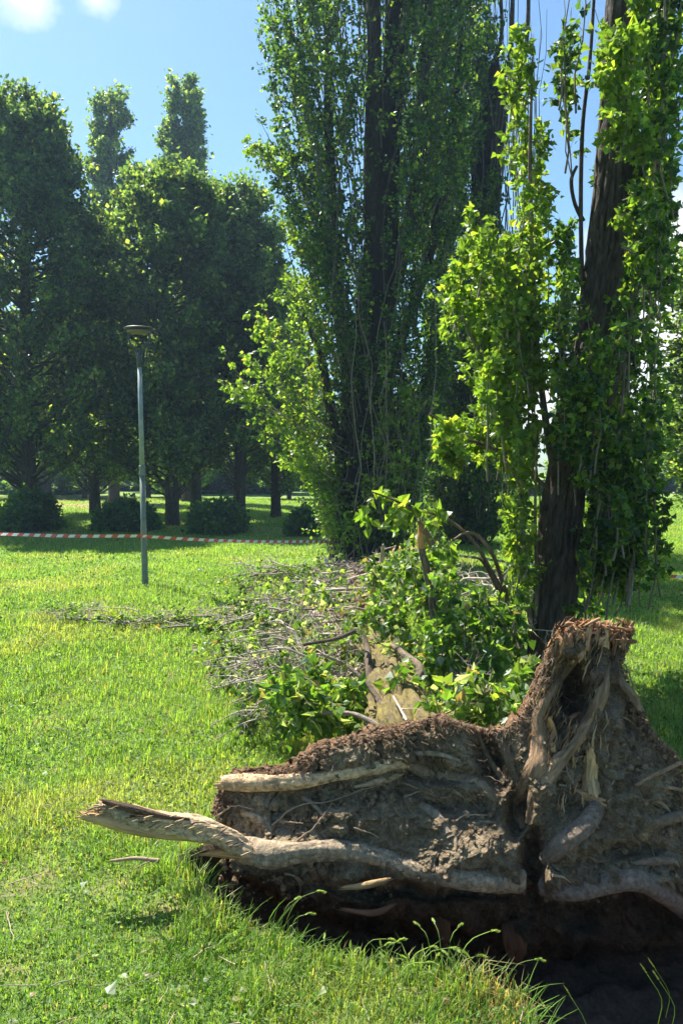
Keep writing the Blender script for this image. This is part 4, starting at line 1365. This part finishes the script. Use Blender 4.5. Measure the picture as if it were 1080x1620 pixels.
# rotten lumps in the pit below
for (u, v, r, yy) in ((812, 1490, 40, 3.16), (700, 1468, 24, 3.2)):
    root([(u - 6, v - 30), (u, v - 8), (u + 4, v + 28)], [r * .8, r * 1.3, r * .5], .5, (.17, .09, .05), 'rotten_wood', [M_WOOD], (.02, .03), 60, 30, .5, 12, .2, .5, dY=[yy + .05, yy, yy + .03])


# splintered crown of the stump: many upright jagged chips of rotten wood
PLATE = build_plate()
for a_, k_ in SPECS:
    make_root(*a_, **k_)


def stump_top():
    a = Acc()
    n = 90
    u = U(880, 1000, n); v = U(985, 1018, n)
    y = 3.32 + U(0, .13, n)
    p0 = at(u, v, y)
    d = rand_dir(n) * [1.3, .6, .6] + np.array([.2, -.3, .35])
    P = p0[:, None] + nrm(d)[:, None] * (np.linspace(-.04, .03, 5)[None] * U(.3, 1.5, (n, 1)))[..., None]
    P += rng.normal(size=P.shape) * .002
    twigs(a, P, np.array([.008, .009, .0065, .005, .001])[None] * U(.3, 1.3, (n, 1)), (.36, .19, .10), 0, 5)
    return a.build('rotten_wood', [M_WOOD], PLATE, FTL)


stump_top()


def slivers():
    """torn fibres and bark shards of the broken stump"""
    a = Acc()

    def put(u, v, dy, du_, dv_, L, w, cols, out=.3):
        n = len(u)
        p0 = at(u, v, plate_front(u, v) - dy)
        d = nrm(np.stack([du_, -out * U(.2, 1, n), -dv_], -1) + rand_dir(n) * .28)
        s_ = np.linspace(-.4, .6, 6)
        P = p0[:, None] + d[:, None] * (L[:, None] * s_)[..., None]
        P[:, :, 1] -= (L[:, None] * out * .5) * np.clip(s_, 0, 1)[None] ** 2 * U(0, 3, (n, 1))
        P += rng.normal(size=P.shape) * .0012
        cc = np.asarray(cols)[rng.integers(0, len(cols), n)]
        for q in range(len(cols)):
            m = np.all(cc == np.asarray(cols[q]), axis=1)
            if m.any():
                twigs(a, P[m], np.array([.6, 1, 1, .85, .5, .08])[None] * w[m][:, None], cols[q], 0, 4)
    TAN, ORG, DRK, GRY = (.62, .42, .22), (.55, .28, .12), (.13, .085, .055), (.36, .27, .18)
    n = 760
    t = rng.random(n)
    u = 930 - 100 * t + U(-1, 1, n) * (60 - 38 * t)
    v = 1008 + 270 * t
    sg = np.sign(rng.random(n) - .15)
    ok = (((u - 905) / 24) ** 2 + ((v - 1095) / 52) ** 2) > 1
    u, v, sg = u[ok], v[ok], sg[ok]; n = len(u)
    put(u, v, .012, .35 * sg, -1.0 * sg, U(.02, .10, n), U(.0012, .005, n), [GRY, DRK, GRY, TAN, DRK, ORG], .25)
    n = 130
    u = U(878, 1000, n); v = 996 + 9 * vnoise(np.stack([u / 14, u * 0, u * 0], -1), 5) + U(-7, 16, n)
    put(u, v, U(-.08, .02, n), U(-.7, .9, n), U(-1, -.1, n), U(.02, .06, n), U(.002, .006, n), [ORG, DRK, (.40, .2, .1), TAN, DRK], .2)
    n = 130
    t = rng.random(n)
    u = np.interp(t, [0, .5, 1], [885, 856, 815]) + U(-5, 4, n); v = np.interp(t, [0, .5, 1], [1010, 1090, 1150])
    put(u, v, U(-.06, .0, n), U(-1, -.2, n), U(-1, .3, n), U(.02, .07, n), U(.001, .004, n), [DRK, GRY, DRK, ORG], .1)
    n = 60
    u = U(880, 960, n); v = U(1130, 1280, n)
    put(u, v, .02, U(-.3, .3, n), -np.ones(n), U(.03, .09, n), U(.0015, .005, n), [TAN, ORG, GRY], .3)
    n = 46
    u = U(140, 172, n); v = 1268 + (u - 140) * .1 + U(0, 34, n)
    put(u, v, plate_front(u, v) - U(2.91, 2.96, n), U(-1, -.6, n), U(-.2, .25, n), U(.015, .06, n), U(.001, .004, n), [TAN, ORG, TAN, GRY], .1)
    n = 70
    u = U(175, 390, n); v = np.interp(u, [175, 250, 345, 390], [1276, 1290, 1306, 1330]) + U(-4, 22, n)
    put(u, v, plate_front(u, v) - U(2.885, 2.93, n), np.ones(n), U(-.4, -.1, n), U(.02, .06, n), U(.001, .003, n), [DRK, GRY, DRK, TAN], .1)
    o = a.build('torn_fibres', [M_WOOD], PLATE, FTL)
    o['kind'] = 'stuff'


slivers()


def rootlets():
    a = Acc()
    # authored fine ones
    lines = [[(430, 1305), (470, 1275), (520, 1268), (570, 1250), (610, 1240)], [(470, 1330), (500, 1305), (525, 1270)], [(650, 1190), (645, 1215), (640, 1232)], [(560, 1310), (585, 1318), (600, 1325)],
             [(590, 1330), (580, 1350), (572, 1372)], [(450, 1300), (480, 1302)], [(640, 1260), (665, 1250), (675, 1240)], [(960, 1250), (975, 1230), (990, 1222)], [(905, 1240), (895, 1215), (900, 1200)],
             [(988, 1050), (1000, 1085), (995, 1110)], [(640, 1240), (700, 1262), (720, 1250)], [(850, 1190), (870, 1215), (900, 1222)], [(345, 1290), (370, 1275), (400, 1280)], [(360, 1310), (340, 1325), (352, 1335)],
             [(720, 1300), (735, 1290), (770, 1290)], [(915, 1170), (905, 1195), (910, 1215)]]
    for l in lines:
        P = np.array([at(u, v, pY(u, v) - .02) for u, v in l])
        P = spline(P, 14)
        P += rng.normal(size=P.shape) * .0012
        twigs(a, P[None], (np.linspace(.0042, .0018, 14))[None], (.30, .22, .15), 0, 5)
    n = 1700
    O = np.array(OUT, float)
    k = rng.integers(0, 36, n)
    t = 1.0 - .9 * rng.random(n) ** 3.0
    jx = U(0, 1, n)
    e = O[k] * (1 - jx[:, None]) + O[(k + 1) % len(O)] * jx[:, None]
    uv = np.array([812, 1290]) + (e - [812, 1290]) * t[:, None]
    y = plate_front(uv[:, 0], uv[:, 1]) - .012
    p0 = at(uv[:, 0], uv[:, 1], y)
    d = rand_dir(n) * [1, .5, 1] + [0, -.35, -.2]
    L = U(.01, .07, n)
    s = np.linspace(0, 1, 7)
    P = p0[:, None] + nrm(d)[:, None] * (L[:, None] * s)[..., None] + np.cumsum(rng.normal(size=(n, 7, 3)), 1) * L[:, None, None] * .10
    twigs(a, P, np.array([1, .9, .8, .7, .6, .45, .3])[None] * U(.0005, .0014, (n, 1)), (.30, .20, .12), 0, 3)
    o = a.build('rootlets', [M_TWIG], PLATE, FTL)
    o['kind'] = 'stuff'


rootlets()


def crumbs():
    """loose crumbs of earth clinging to the rim, and lying at the left foot of the plate"""
    a = Acc()
    ico = np.array([[0, 0, 1], [.9, 0, .4], [.28, .85, .4], [-.72, .53, .4], [-.72, -.53, .4], [.28, -.85, .4], [.72, .53, -.4], [-.28, .85, -.4], [-.9, 0, -.4], [-.28, -.85, -.4], [.72, -.53, -.4], [0, 0, -1]])
    fc = np.array([[0, 1, 2], [0, 2, 3], [0, 3, 4], [0, 4, 5], [0, 5, 1], [1, 6, 2], [2, 7, 3], [3, 8, 4], [4, 9, 5], [5, 10, 1], [2, 6, 7], [3, 7, 8], [4, 8, 9], [5, 9, 10], [1, 10, 6], [11, 7, 6], [11, 8, 7], [11, 9, 8], [11, 10, 9], [11, 6, 10]])

    def put(p, r, col):
        n = len(p)
        V = p[:, None] + ico[None] * r[:, None, None] * U(.55, 1.35, (n, 12, 1))
        f = (np.arange(n) * 12)[:, None, None] + fc[None]
        c = np.repeat(np.asarray(col) * U(.6, 1.3, (n, 1)), 12, 0)
        a.add(V.reshape(-1, 3), [f.reshape(-1, 3)], c, 0, smooth=False)
    O = np.array(OUT, float)
    n = 7000
    k = rng.integers(0, 35, n)
    k = np.where(rng.random(n) < .5, rng.integers(0, 17, n), k)
    jx = U(0, 1, n)
    e = O[k] * (1 - jx[:, None]) + O[(k + 1)] * jx[:, None]
    t = 1.006 - .085 * rng.random(n) ** 1.5
    c0 = np.array([812, 1290])
    uv = c0 + (e - c0) * t[:, None]
    back = rng.random(n) ** 1.3 * .22
    y = plate_front(uv[:, 0], uv[:, 1]) + back + np.where(back < .05, -.01, .02)
    p = at(uv[:, 0], uv[:, 1], y)
    put(p, .002 + .010 * rng.random(n) ** 3, (.25, .155, .10))
    n = 2400
    uv = np.stack([U(345, 1085, n), U(1165, 1440, n)], -1)
    uv = uv[(uv[:, 0] < 800) | (uv[:, 1] > 1250) | (uv[:, 0] > 960)]
    top_ = np.interp(uv[:, 0], [340, 500, 640, 800, 960, 1085], [1232, 1195, 1165, 1165, 1120, 1240])
    uv = uv[uv[:, 1] > top_]
    n = len(uv)
    keep_ = vnoise(np.stack([uv[:, 0] / 40, uv[:, 1] / 40, 0 * uv[:, 0]], -1), 91) > -.1
    uv = uv[keep_]; n = len(uv)
    put(at(uv[:, 0], uv[:, 1], plate_front(uv[:, 0], uv[:, 1]) + U(-.012, .006, n)), .0025 + .014 * rng.random(n) ** 4, (.24, .17, .10))
    n = 900
    uv = np.stack([U(300, 520, n), 1405 + U(0, 38, n)], -1)
    uv[:, 1] += (uv[:, 0] - 300) * .12
    p = atz(uv[:, 0], uv[:, 1], 0)
    p[:, 2] = ground_z(p[:, 0], p[:, 1]) + .01
    put(p, .004 + .014 * rng.random(n) ** 2, (.25, .155, .10))
    n = 500
    p = atz(U(760, 850, n), U(1560, 1625, n), 0)
    p[:, 2] = ground_z(p[:, 0], p[:, 1]) + .012
    put(p, .004 + .008 * rng.random(n) ** 2, (.36, .24, .14))
    o = a.build('soil_crumbs', [M_CRUMB], PLATE, FTL)
    o['kind'] = 'stuff'


crumbs()

# the trunk lying away from the camera
ta = Acc()
tube(ta, [(.36, 3.35, .28), (.31, 3.8, .33), (.29, 4.5, .33), (.28, 5.6, .30), (.22, 7.2, .26), (.2, 9.0, .22), (.1, 11, .2)], [.22, .175, .165, .155, .13, .10, .06], 140, 420,   .26, 10, .25, (.15, .11, .07), seed=4, furrow=.7)
ta.build('trunk', [M_MOSSY], FT, FTL)


def ft_branch(pts, w, label=None, col=(.22, .17, .12), jag1=0, mats=None, seg=12):
    """pts: (px, py, z or depth tuple)"""
    a = Acc()
    P = [at(p[0], p[1], p[2]) for p in pts]
    tube(a, P, [ww / 2 / F * p[2] for ww, p in zip(w, pts)], seg, 60, .14, 18, .2, col, seed=int(pts[0][0]), jag1=jag1, furrow=.15)
    o = a.build('branch', mats or [M_BARK], FT, FTL)
    if label: o['label'] = label
    return o


st1 = ft_branch([(700, 1075, 5.2), (690, 1010, 5.2), (683, 950, 5.2), (674, 900, 5.2), (668, 875, 5.2), (665, 850, 5.2)], [18, 15, 13, 12, 11, 10], 'upright broken stem with torn orange tip', (.24, .18, .12), .03)
a = Acc()
tube(a, [at(666, 868, 5.18), at(665, 850, 5.18), at(663, 838, 5.18)], [.022, .02, .008], 16, 24, .35, 20, .1, (.55, .27, .10), seed=3, jag1=.04, furrow=.4)
a.build('splinter', [M_WOOD], st1, FTL)
ft_branch([(684, 862, 5.3), (676, 848, 5.3), (668, 834, 5.3), (662, 824, 5.3)], [12, 12, 9, 5], None, (.3, .2, .13), .03)
ft_branch([(640, 1130, 4.0), (614, 1138, 3.9), (600, 1110, 4.0), (578, 1079, 4.1), (550, 1054, 4.2)], [12, 11, 10, 8, 6], 'dark forked branch crossing the left side of the mossy trunk', (.2, .15, .11))
ft_branch([(583, 1085, 4.5), (583, 1060, 4.6), (580, 1024, 4.8), (566, 999, 4.9), (533, 1010, 4.9), (480, 1020, 5.0)], [12, 12, 11, 9, 7, 5], 'dark hooked branch arching left over the heap', (.17, .125, .09))
ft_branch([(605, 1154, 3.75), (583, 1140, 3.8), (555, 1129, 3.85), (508, 1127, 3.9), (490, 1118, 3.95)], [10, 9, 8, 7, 4], None, (.36, .3, .23))
ft_branch([(640, 1040, 5.0), (655, 1021, 5.1), (640, 1003, 5.2), (622, 988, 5.3)], [12, 12, 10, 8], None, (.38, .33, .27))
ft_branch([(640, 1100, 4.2), (665, 1062, 4.3), (640, 1036, 4.5), (620, 1020, 4.7)], [16, 14, 12, 8], None, (.2, .15, .1))

# leafy shoots still standing on the fallen trunk
lc = Acc()


def fgrp(n, x, y, dx, dy, Yr, ns=8, per=8, ls=.055, pal=PAL_DEB, wts=W_DEB, zmin=.0):
    a, b, d = U(*x, n), U(*y, n), U(*Yr, n)
    p0 = at(a, b, d)
    p0[:, 2] = np.maximum(p0[:, 2], zmin)
    p1 = at(a + U(*dx, n), b - U(*dy, n), d + U(-.25, .25, n))
    p1[:, 2] = np.maximum(p1[:, 2], .08)
    S = shoots(p0, p1, .12, 6)
    twigs(lc, S, np.broadcast_to(np.linspace(.006, .002, 6), (n, 6)), (.25, .2, .15), 1, 4)
    T = sub(S, ns, .1, 1, (.08, .2), .7, 3, -.05, 0)
    twigs(lc, T, np.broadcast_to(np.array([.002, .0015, .001]), (len(T), 3)), (.25, .22, .15), 1, 3)
    leafup(lc, T, per, ls, pal, wts, .05, .35, good=True, jit=.012, out=.9, fr=2)


WG = [.36, .33, .18, .10, .03]
fgrp(16, (672, 735), (960, 1080), (-15, 15), (50, 100), (4.6, 5.8), wts=WG, ns=9, per=8)
fgrp(24, (720, 830), (1020, 1120), (-30, 20), (50, 110), (4.6, 5.6), wts=WG, ns=9, per=8)
fgrp(16, (640, 705), (920, 980), (-20, 20), (20, 70), (5.2, 6.2), wts=WG)
fgrp(3, (590, 640), (1075, 1110), (-20, 40), (10, 30), (3.75, 4.3), ns=4, per=4)
fgrp(9, (560, 650), (985, 1045), (-30, 30), (10, 40), (4.8, 5.6), ns=6)
fgrp(8, (560, 700), (930, 1000), (-40, 40), (30, 80), (6.2, 7.6))
fgrp(12, (700, 820), (1090, 1150), (-30, 30), (10, 50), (3.8, 4.8))
fgrp(20, (465, 555), (1090, 1160), (-60, 20), (10, 55), (3.9, 4.6), wts=WG)
fgrp(6, (690, 730), (1090, 1150), (0, 40), (10, 40), (3.6, 4.4), ns=5)
fgrp(10, (600, 720), (860, 930), (-30, 20), (20, 50), (7.5, 9.5))
fgrp(6, (560, 640), (960, 1000), (-30, 30), (10, 60), (7, 9), ns=5)
lc.build('crown', [M_LEAF, M_TWIG], FT, FTL)


# ------------------------------------------------------------------ broken branches lying about
def stick(pts, w, label, leafy=0, group=None, col=GREYW, name='broken_branch', side=4, z=None):
    """pts: (px, py, height above ground)"""
    P = np.array([atz(p[0], p[1], p[2] + (.05 if p[2] < .1 else 0)) for p in pts])
    base = P[0] * [1, 1, 0]
    wd = [ww / 2 / F * p[1] for ww, p in zip(w, P)]
    e = empty(name, base, label, 'branch', group)
    a = Acc()
    C, rr = tube(a, P, wd, 9, 36, .14, 25, .2, col, seed=int(pts[0][0] + pts[0][1]))
    S = sub(C[None], side, .2, .98, (.12, .35), .6, 5, -.1, .1)
    twigs(a, S, np.array([1, .8, .6, .4, .2])[None] * np.mean(wd) * .5, col, 0, 4)
    a.build('stem', [M_STICK], e, base)
    if leafy:
        l = Acc()
        T = sub(C[None], leafy, .1, 1, (.06, .16), .8, 3, -.05, 0)
        leafup(l, T, 8, .055, PAL_DEB, W_DEB, .0, .3, good=True, jit=.015)
        l.build('foliage', [M_LEAF], e, base)
    return e


B = 'lying in the heap left of the fallen trunk'
stick([(483, 902, .15), (500, 920, .2), (519, 938, .25)], [7, 7, 6], 'short pale branch at the far end of the heap, pointing to the big poplar')
stick([(555, 944, .25), (497, 955, .2), (436, 970, .12), (345, 989, .04)], [5, 5, 4, 3], 'long straight pale branch reaching left out of the heap over the grass', 6)
stick([(560, 948, .22), (500, 960, .17), (440, 974, .1), (352, 985, .03)], [5, 5, 4, 3], 'long dark branch just under the straight pale one reaching left', 4, col=(.2, .15, .11))
stick([(594, 931, .35), (519, 934, .3), (455, 947, .16), (400, 955, .05)], [5, 5, 4, 2], 'thin curved branch along the upper edge of the heap')
stick([(536, 918, .1), (524, 902, .25), (514, 884, .4)], [9, 8, 5], 'short thick silvery branch leaning at the foot of the big poplar', col=(.45, .42, .4))
stick([(497, 968, .15), (515, 985, .2), (533, 1002, .25)], [15, 14, 12], 'thickest short pale log end in the middle of the heap', col=(.42, .35, .27))
stick([(444, 1003, .05), (467, 1026, .1), (499, 1047, .15)], [6, 7, 7], 'straight pale branch slanting down at the left side of the heap', 5)
stick([(447, 1094, .05), (472, 1070, .2), (511, 1062, .3), (545, 1068, .3)], [4, 7, 8, 8], 'bent grey branch jutting left over the grass above the leafy clump', 3, col=(.3, .25, .2))
stick([(470, 1082, .1), (500, 1073, .25), (533, 1071, .3)], [4, 5, 5], 'thin grey branch below the bent grey one')
stick([(508, 1127, .2), (540, 1126, .3), (583, 1138, .35), (608, 1154, .3)], [5, 8, 8, 7], 'pale curved branch lying right above the soil rim', 3)
stick([(672, 1060, .35), (705, 1084, .35), (739, 1112, .3)], [5, 8, 8], 'straight whitish branch lying right of the mossy trunk', col=(.45, .4, .34))
stick([(700, 1035, .45), (708, 1050, .45), (719, 1080, .4)], [5, 6, 6], 'short whitish forked branch above the straight whitish one', col=(.45, .4, .34))
stick([(772, 1056, .25), (797, 1075, .2), (824, 1094, .1)], [10, 12, 12], 'stout cream coloured branch leaning against the near poplar trunk', col=(.50, .42, .32))
stick([(778, 1078, .3), (786, 1100, .3), (784, 1130, .3)], [4, 5, 6], 'thin upright pale branch in front of the near poplar foot', col=(.45, .4, .34))
stick([(622, 1102, .53), (632, 1120, .53), (643, 1140, .55)], [4, 4, 4], 'small bare twig lying on the mossy trunk', side=2)
stick([(222, 984, .03), (281, 977, .05), (350, 974, .08)], [3, 4, 4], 'long dark branch on the grass left of the heap', 8, col=(.22, .17, .13))
stick([(90, 976, .03), (120, 979, .04), (170, 984, .03)], [2, 3, 3], 'leftmost thin twig of the trail on the grass', 8, col=(.3, .25, .2))
stick([(165, 975, .03), (200, 985, .04), (235, 976, .03)], [3, 4, 3], 'short leafy twig in the trail below the lamp post', 16, col=(.3, .25, .2))
stick([(240, 995, .02), (300, 990, .05), (350, 996, .03), (400, 990, .05)], [3, 4, 4, 3], 'leafy wilted branch in the trail of cut branches on the grass', 26, col=(.3, .25, .2))
stick([(395, 912, .03), (430, 905, .1), (470, 912, .08)], [3, 4, 3], 'wilted leafy branch on the grass before the big poplar', 30, col=(.3, .25, .2))
stick([(175, 1362, .03), (215, 1358, .04), (252, 1362, .03)], [4, 6, 7], 'small weathered stick in the grass below the protruding root', col=(.34, .25, .17), side=1)
stick([(600, 905, .3), (604, 880, .5), (606, 862, .7)], [7, 6, 4], 'upright bare forked branch behind the heap', col=(.4, .33, .26))
stick([(545, 935, .2), (560, 915, .35), (575, 903, .45), (588, 900, .5)], [8, 8, 7, 6], 'reddish bent branch at the back of the heap', col=(.28, .19, .13))

# prototypes and copies of the rest of the heap
protos = []


def proto(seed, leafy, length):
    global rng
    keep = rng
    rng = np.random.default_rng(seed)
    e = empty('broken_branch', (0, 0, 0), None, 'branch')
    s = np.linspace(0, 1, 6)
    P = np.stack([s * length, .12 * length * np.sin(s * 3 + seed), .04 + .12 * np.sin(s * math.pi)], -1) + rng.normal(size=(6, 3)) * [.02, .026, .022]
    a = Acc()
    C, _ = tube(a, P, np.linspace(.0135, .004, 6), 8, 30, .14, 25, .2, GREYW if not leafy else (.24, .18, .13), seed=seed)
    S = sub(C[None], 12, .1, 1, (.12, .45), .6, 6, -.12, .12)
    twigs(a, S, np.array([1, .8, .6, .45, .3, .15])[None] * .006, GREYW, 0, 4)
    S2 = sub(S, 3, .3, 1, (.05, .14), .7, 4)
    twigs(a, S2, np.array([1, .8, .5, .3])[None] * .0028, GREYW, 0, 3)
    a.build('stem', [M_STICK], e)
    if leafy:
        l = Acc()
        leafup(l, S, 9, .055, PAL_DEB, W_DEB, .1, .3, good=True, jit=.015)
        leafup(l, S2, 4, .05, PAL_DEB, W_DEB, .1, .3, good=True, jit=.015)
        l.build('foliage', [M_LEAF], e)
    rng = keep
    return e


used = set()
ZN = ['at the far end of the heap', 'in the middle of the heap', 'at the near end of the heap', 'right of the fallen trunk under the near poplar']
LB = ['bare grey broken branch tangled in the heap left of the fallen trunk', 'leafy broken branch with wilting leaves in the heap around the fallen trunk']
GB2 = ['bare branches of the heap', 'leafy branches of the heap']
PR = [(proto(101, False, .9), 0), (proto(102, False, 1.2), 0), (proto(103, False, .7), 0), (proto(106, False, 1.0), 0), (proto(104, True, .9), 1), (proto(107, False, .8), 0), (proto(105, True, .7), 1)]
for i in range(185):
    pr, kk = PR[i % 7]
    if i < 160:
        t = rng.random()
        py = 905 + 225 * t
        x0 = np.interp(py, [905, 960, 1040, 1130], [462, 428, 448, 465])
        px = U(x0, 620) if py < 1035 else U(x0, 555)
        zz = U(.0, .34) * np.interp(px, [x0, x0 + 90], [.1, 1])
    else:
        px, py, zz = U(680, 810), U(900, 1120), U(.1, .45)
    p = atz(px, py, zz)
    if i < len(PR):
        o = pr; o.location = p
    else:
        o = copy_tree(pr, p)
    zn = 0 if py < 960 else (1 if py < 1040 else 2)
    if i >= 160: zn = 3
    o['label'] = ('leafy broken branch with wilting leaves ' if kk else 'bare grey broken branch ') + ZN[zn]
    o['group'] = ('leafy branches ' if kk else 'bare branches ') + ZN[zn]
    o.rotation_euler = (U(-.5, .5), U(-.2, .22), U(2.1, 3.8) if i < 160 and i % 3 else U(0, 6.2))
    sc = float(U(.55, 1.1)) * (0.8 if py > 1040 else 1)
    o.scale = (sc, sc, sc)

LZ = 'in the flat trail on the lawn below the lamp post'
for i in range(30):
    pr, kk = PR[(4, 6, 1, 5, 2)[i % 5]]
    px = U(110, 430); py = 985 - .02 * (px - 110) + U(-13, 13)
    o = copy_tree(pr, atz(px, py, .05))
    o['label'] = ('leafy wilted branch ' if kk else 'bare thin branch ') + LZ
    o['group'] = ('leafy branches ' if kk else 'bare branches ') + LZ
    o.rotation_euler = (0, 0, U(2.7, 3.6) if i % 2 else U(-.4, .4))
    sc = float(U(.5, .85))
    o.scale = (sc, sc * .7, sc * .6)

# ------------------------------------------------------------------ lamp post
LY = 11.05
lx = float(at(230, 930, LY)[0])
lamp = empty('lamp_post', (lx, LY, 0), 'slender grey green lamp post with flat disc head on the lawn', 'street lamp')


def lathe(acc, prof, col, seg=40, mat=0, c=(0, 0), lean=0.0):
    pr = np.array(prof, float)
    th = np.linspace(0, 2 * math.pi, seg, endpoint=False)
    V = np.stack([pr[:, None, 0] * np.cos(th) + c[0] + lean * pr[:, None, 1], pr[:, None, 0] * np.sin(th) + c[1], np.broadcast_to(pr[:, None, 1], (len(pr), seg))], -1)
    idx = np.arange(len(pr) * seg).reshape(len(pr), seg)
    a, b = idx[:-1], idx[1:]
    f = np.stack([a, np.roll(a, -1, 1), np.roll(b, -1, 1), b], -1).reshape(-1, 4)
    cc = np.repeat(np.broadcast_to(np.asarray(col, float), (len(pr), 3)), seg, 0)
    acc.add(V.reshape(-1, 3), [f, idx[0][None, ::-1], idx[-1][None]], cc, mat)


def zof(py): return float(at(230, py, LY)[2])


ln = -.013
a = Acc(); z1 = zof(752)
low = np.array([.16, .19, .15])
lathe(a, [(.045, -.1), (.045, .02), (.042, .5), (.040, zof(835)), (.040, zof(832)), (.037, zof(830)), (.036, z1)], low, lean=ln); a.build('lower_pole', [M_METAL], lamp)
a = Acc(); lathe(a, [(.038, z1), (.046, z1 + .01), (.046, z1 + .035), (.04, z1 + .045), (.04, z1 + .1), (.045, z1 + .11), (.045, z1 + .125), (.036, z1 + .14)], low * 1.05, lean=ln); a.build('collar', [M_METAL], lamp)
z2 = zof(580)
a = Acc(); lathe(a, [(.035, z1 + .13), (.031, (z1 + z2) / 2), (.029, z2)], (.26, .31, .29), lean=ln); a.build('upper_pole', [M_METAL], lamp)
a = Acc(); z3 = zof(562); lathe(a, [(.036, z2 - .005), (.036, z2 + .16), (.03, z2 + .18)], (.035, .045, .06), lean=ln); a.build('neck', [M_METAL], lamp)
zt = zof(522)
for sg in (-1, 1):
    a = Acc()
    cx0 = ln * z3
    tube(a, [(cx0, 0, z2 + .15), (cx0 + sg * .05, 0, z2 + .22), (cx0 + sg * .13, 0, z2 + .34), (cx0 + sg * .135, 0, zt - .0)], [.016, .013, .012, .011], 10, 30, 0, 1, 1, (.03, .04, .055), colvar=0)
    a.build('arm', [M_METAL], lamp)
a = Acc(); cx0 = ln * zt
lathe(a, [(.02, zt - .012), (.15, zt - .012), (.185, zt - .002), (.198, zt + .008), (.198, zt + .02), (.18, zt + .03), (.08, zt + .038), (.01, zt + .04)], (.018, .02, .026), c=(cx0, 0)); hd = a.build('lamp_head', [M_METAL], lamp)
a = Acc(); lathe(a, [(.02, zt - .035), (.148, zt - .038), (.155, zt - .03), (.155, zt - .011), (.01, zt - .011)], (.16, .12, .10), c=(cx0, 0)); a.build('light_ring', [M_METAL], hd)

# ------------------------------------------------------------------ barrier tape
pts = [at(-160, 842, 11.6), at(0, 845, 11.2), at(110, 848, 11.0), at(222, 848, LY - .06), at(236, 849, LY - .06), at(320, 854, 11.4), at(420, 857, 12.3), at(508, 857, 13.4), at(560, 862, 14.9), at(620, 868, 15.0), at(700, 876, 14.2), at(755, 883, 13.6), at(815, 890, 12.6), at(900, 897, 11.4), at(1000, 907, 10.2), at(1085, 913, 9.5), at(1200, 918, 8.8)]
n = 900
TPc = spline(np.array(pts), n)
s = np.concatenate([[0], np.cumsum(np.linalg.norm(np.diff(TPc, axis=0), axis=1))])
acc = Acc()
Tt = nrm(np.gradient(TPc, axis=0))
tw = .35 * np.sin(s * .9) + .5 * vnoise(np.stack([s * .8, 0 * s, 0 * s], -1), 5)
hw = .021
side = np.stack([-Tt[:, 1] * np.sin(tw), Tt[:, 0] * np.sin(tw), np.cos(tw)], -1) * hw
cyc = .17
m = int(s[-1] / (cyc / 2))
ss = np.arange(m) * cyc / 2
th = .0006
for k in range(m):
    def pt(q): return np.array([np.interp(q, s, TPc[:, i]) for i in range(3)]), np.array([np.interp(q, s, side[:, i]) for i in range(3)])
    qs = np.linspace(ss[k], ss[k] + cyc / 2, 3)
    V = []
    for q in qs:
        pb, sb = pt(q); ptp, st_ = pt(q + .03)
        V += [pb - sb, ptp + st_]
    V = np.array(V)
    acc.add(V, [np.array([[0, 2, 3, 1], [2, 4, 5, 3]])], (.62, .09, .06) if k % 2 else (.72, .68, .64))
o = acc.build('barrier_tape', [M_TAPE])
tag(o, 'red and white striped barrier tape strung across the lawn past lamp post and poplars', 'barrier tape')

# ------------------------------------------------------------------ added thin blue volume that imitates the lens's veiling glare
hv = np.array([[x, y, z] for x in (-120, 120) for y in (-8, 130) for z in (-2.0, 26)], float)
hf = np.array([[0, 1, 3, 2], [4, 6, 7, 5], [0, 4, 5, 1], [2, 3, 7, 6], [0, 2, 6, 4], [1, 5, 7, 3]])
hm, hnt, hout = new_mat('lens_veil')
pv = hnt.nodes.new('ShaderNodeVolumePrincipled')
pv.inputs['Color'].default_value = (.50, .74, 1.0, 1)
pv.inputs['Density'].default_value = .0009
pv.inputs['Anisotropy'].default_value = .35
hnt.links.new(pv.outputs[0], hout.inputs['Volume'])
acc = Acc(); acc.add(hv, [hf], (1, 1, 1))
tag(acc.build('lens_veil', [hm]), kind='stuff')
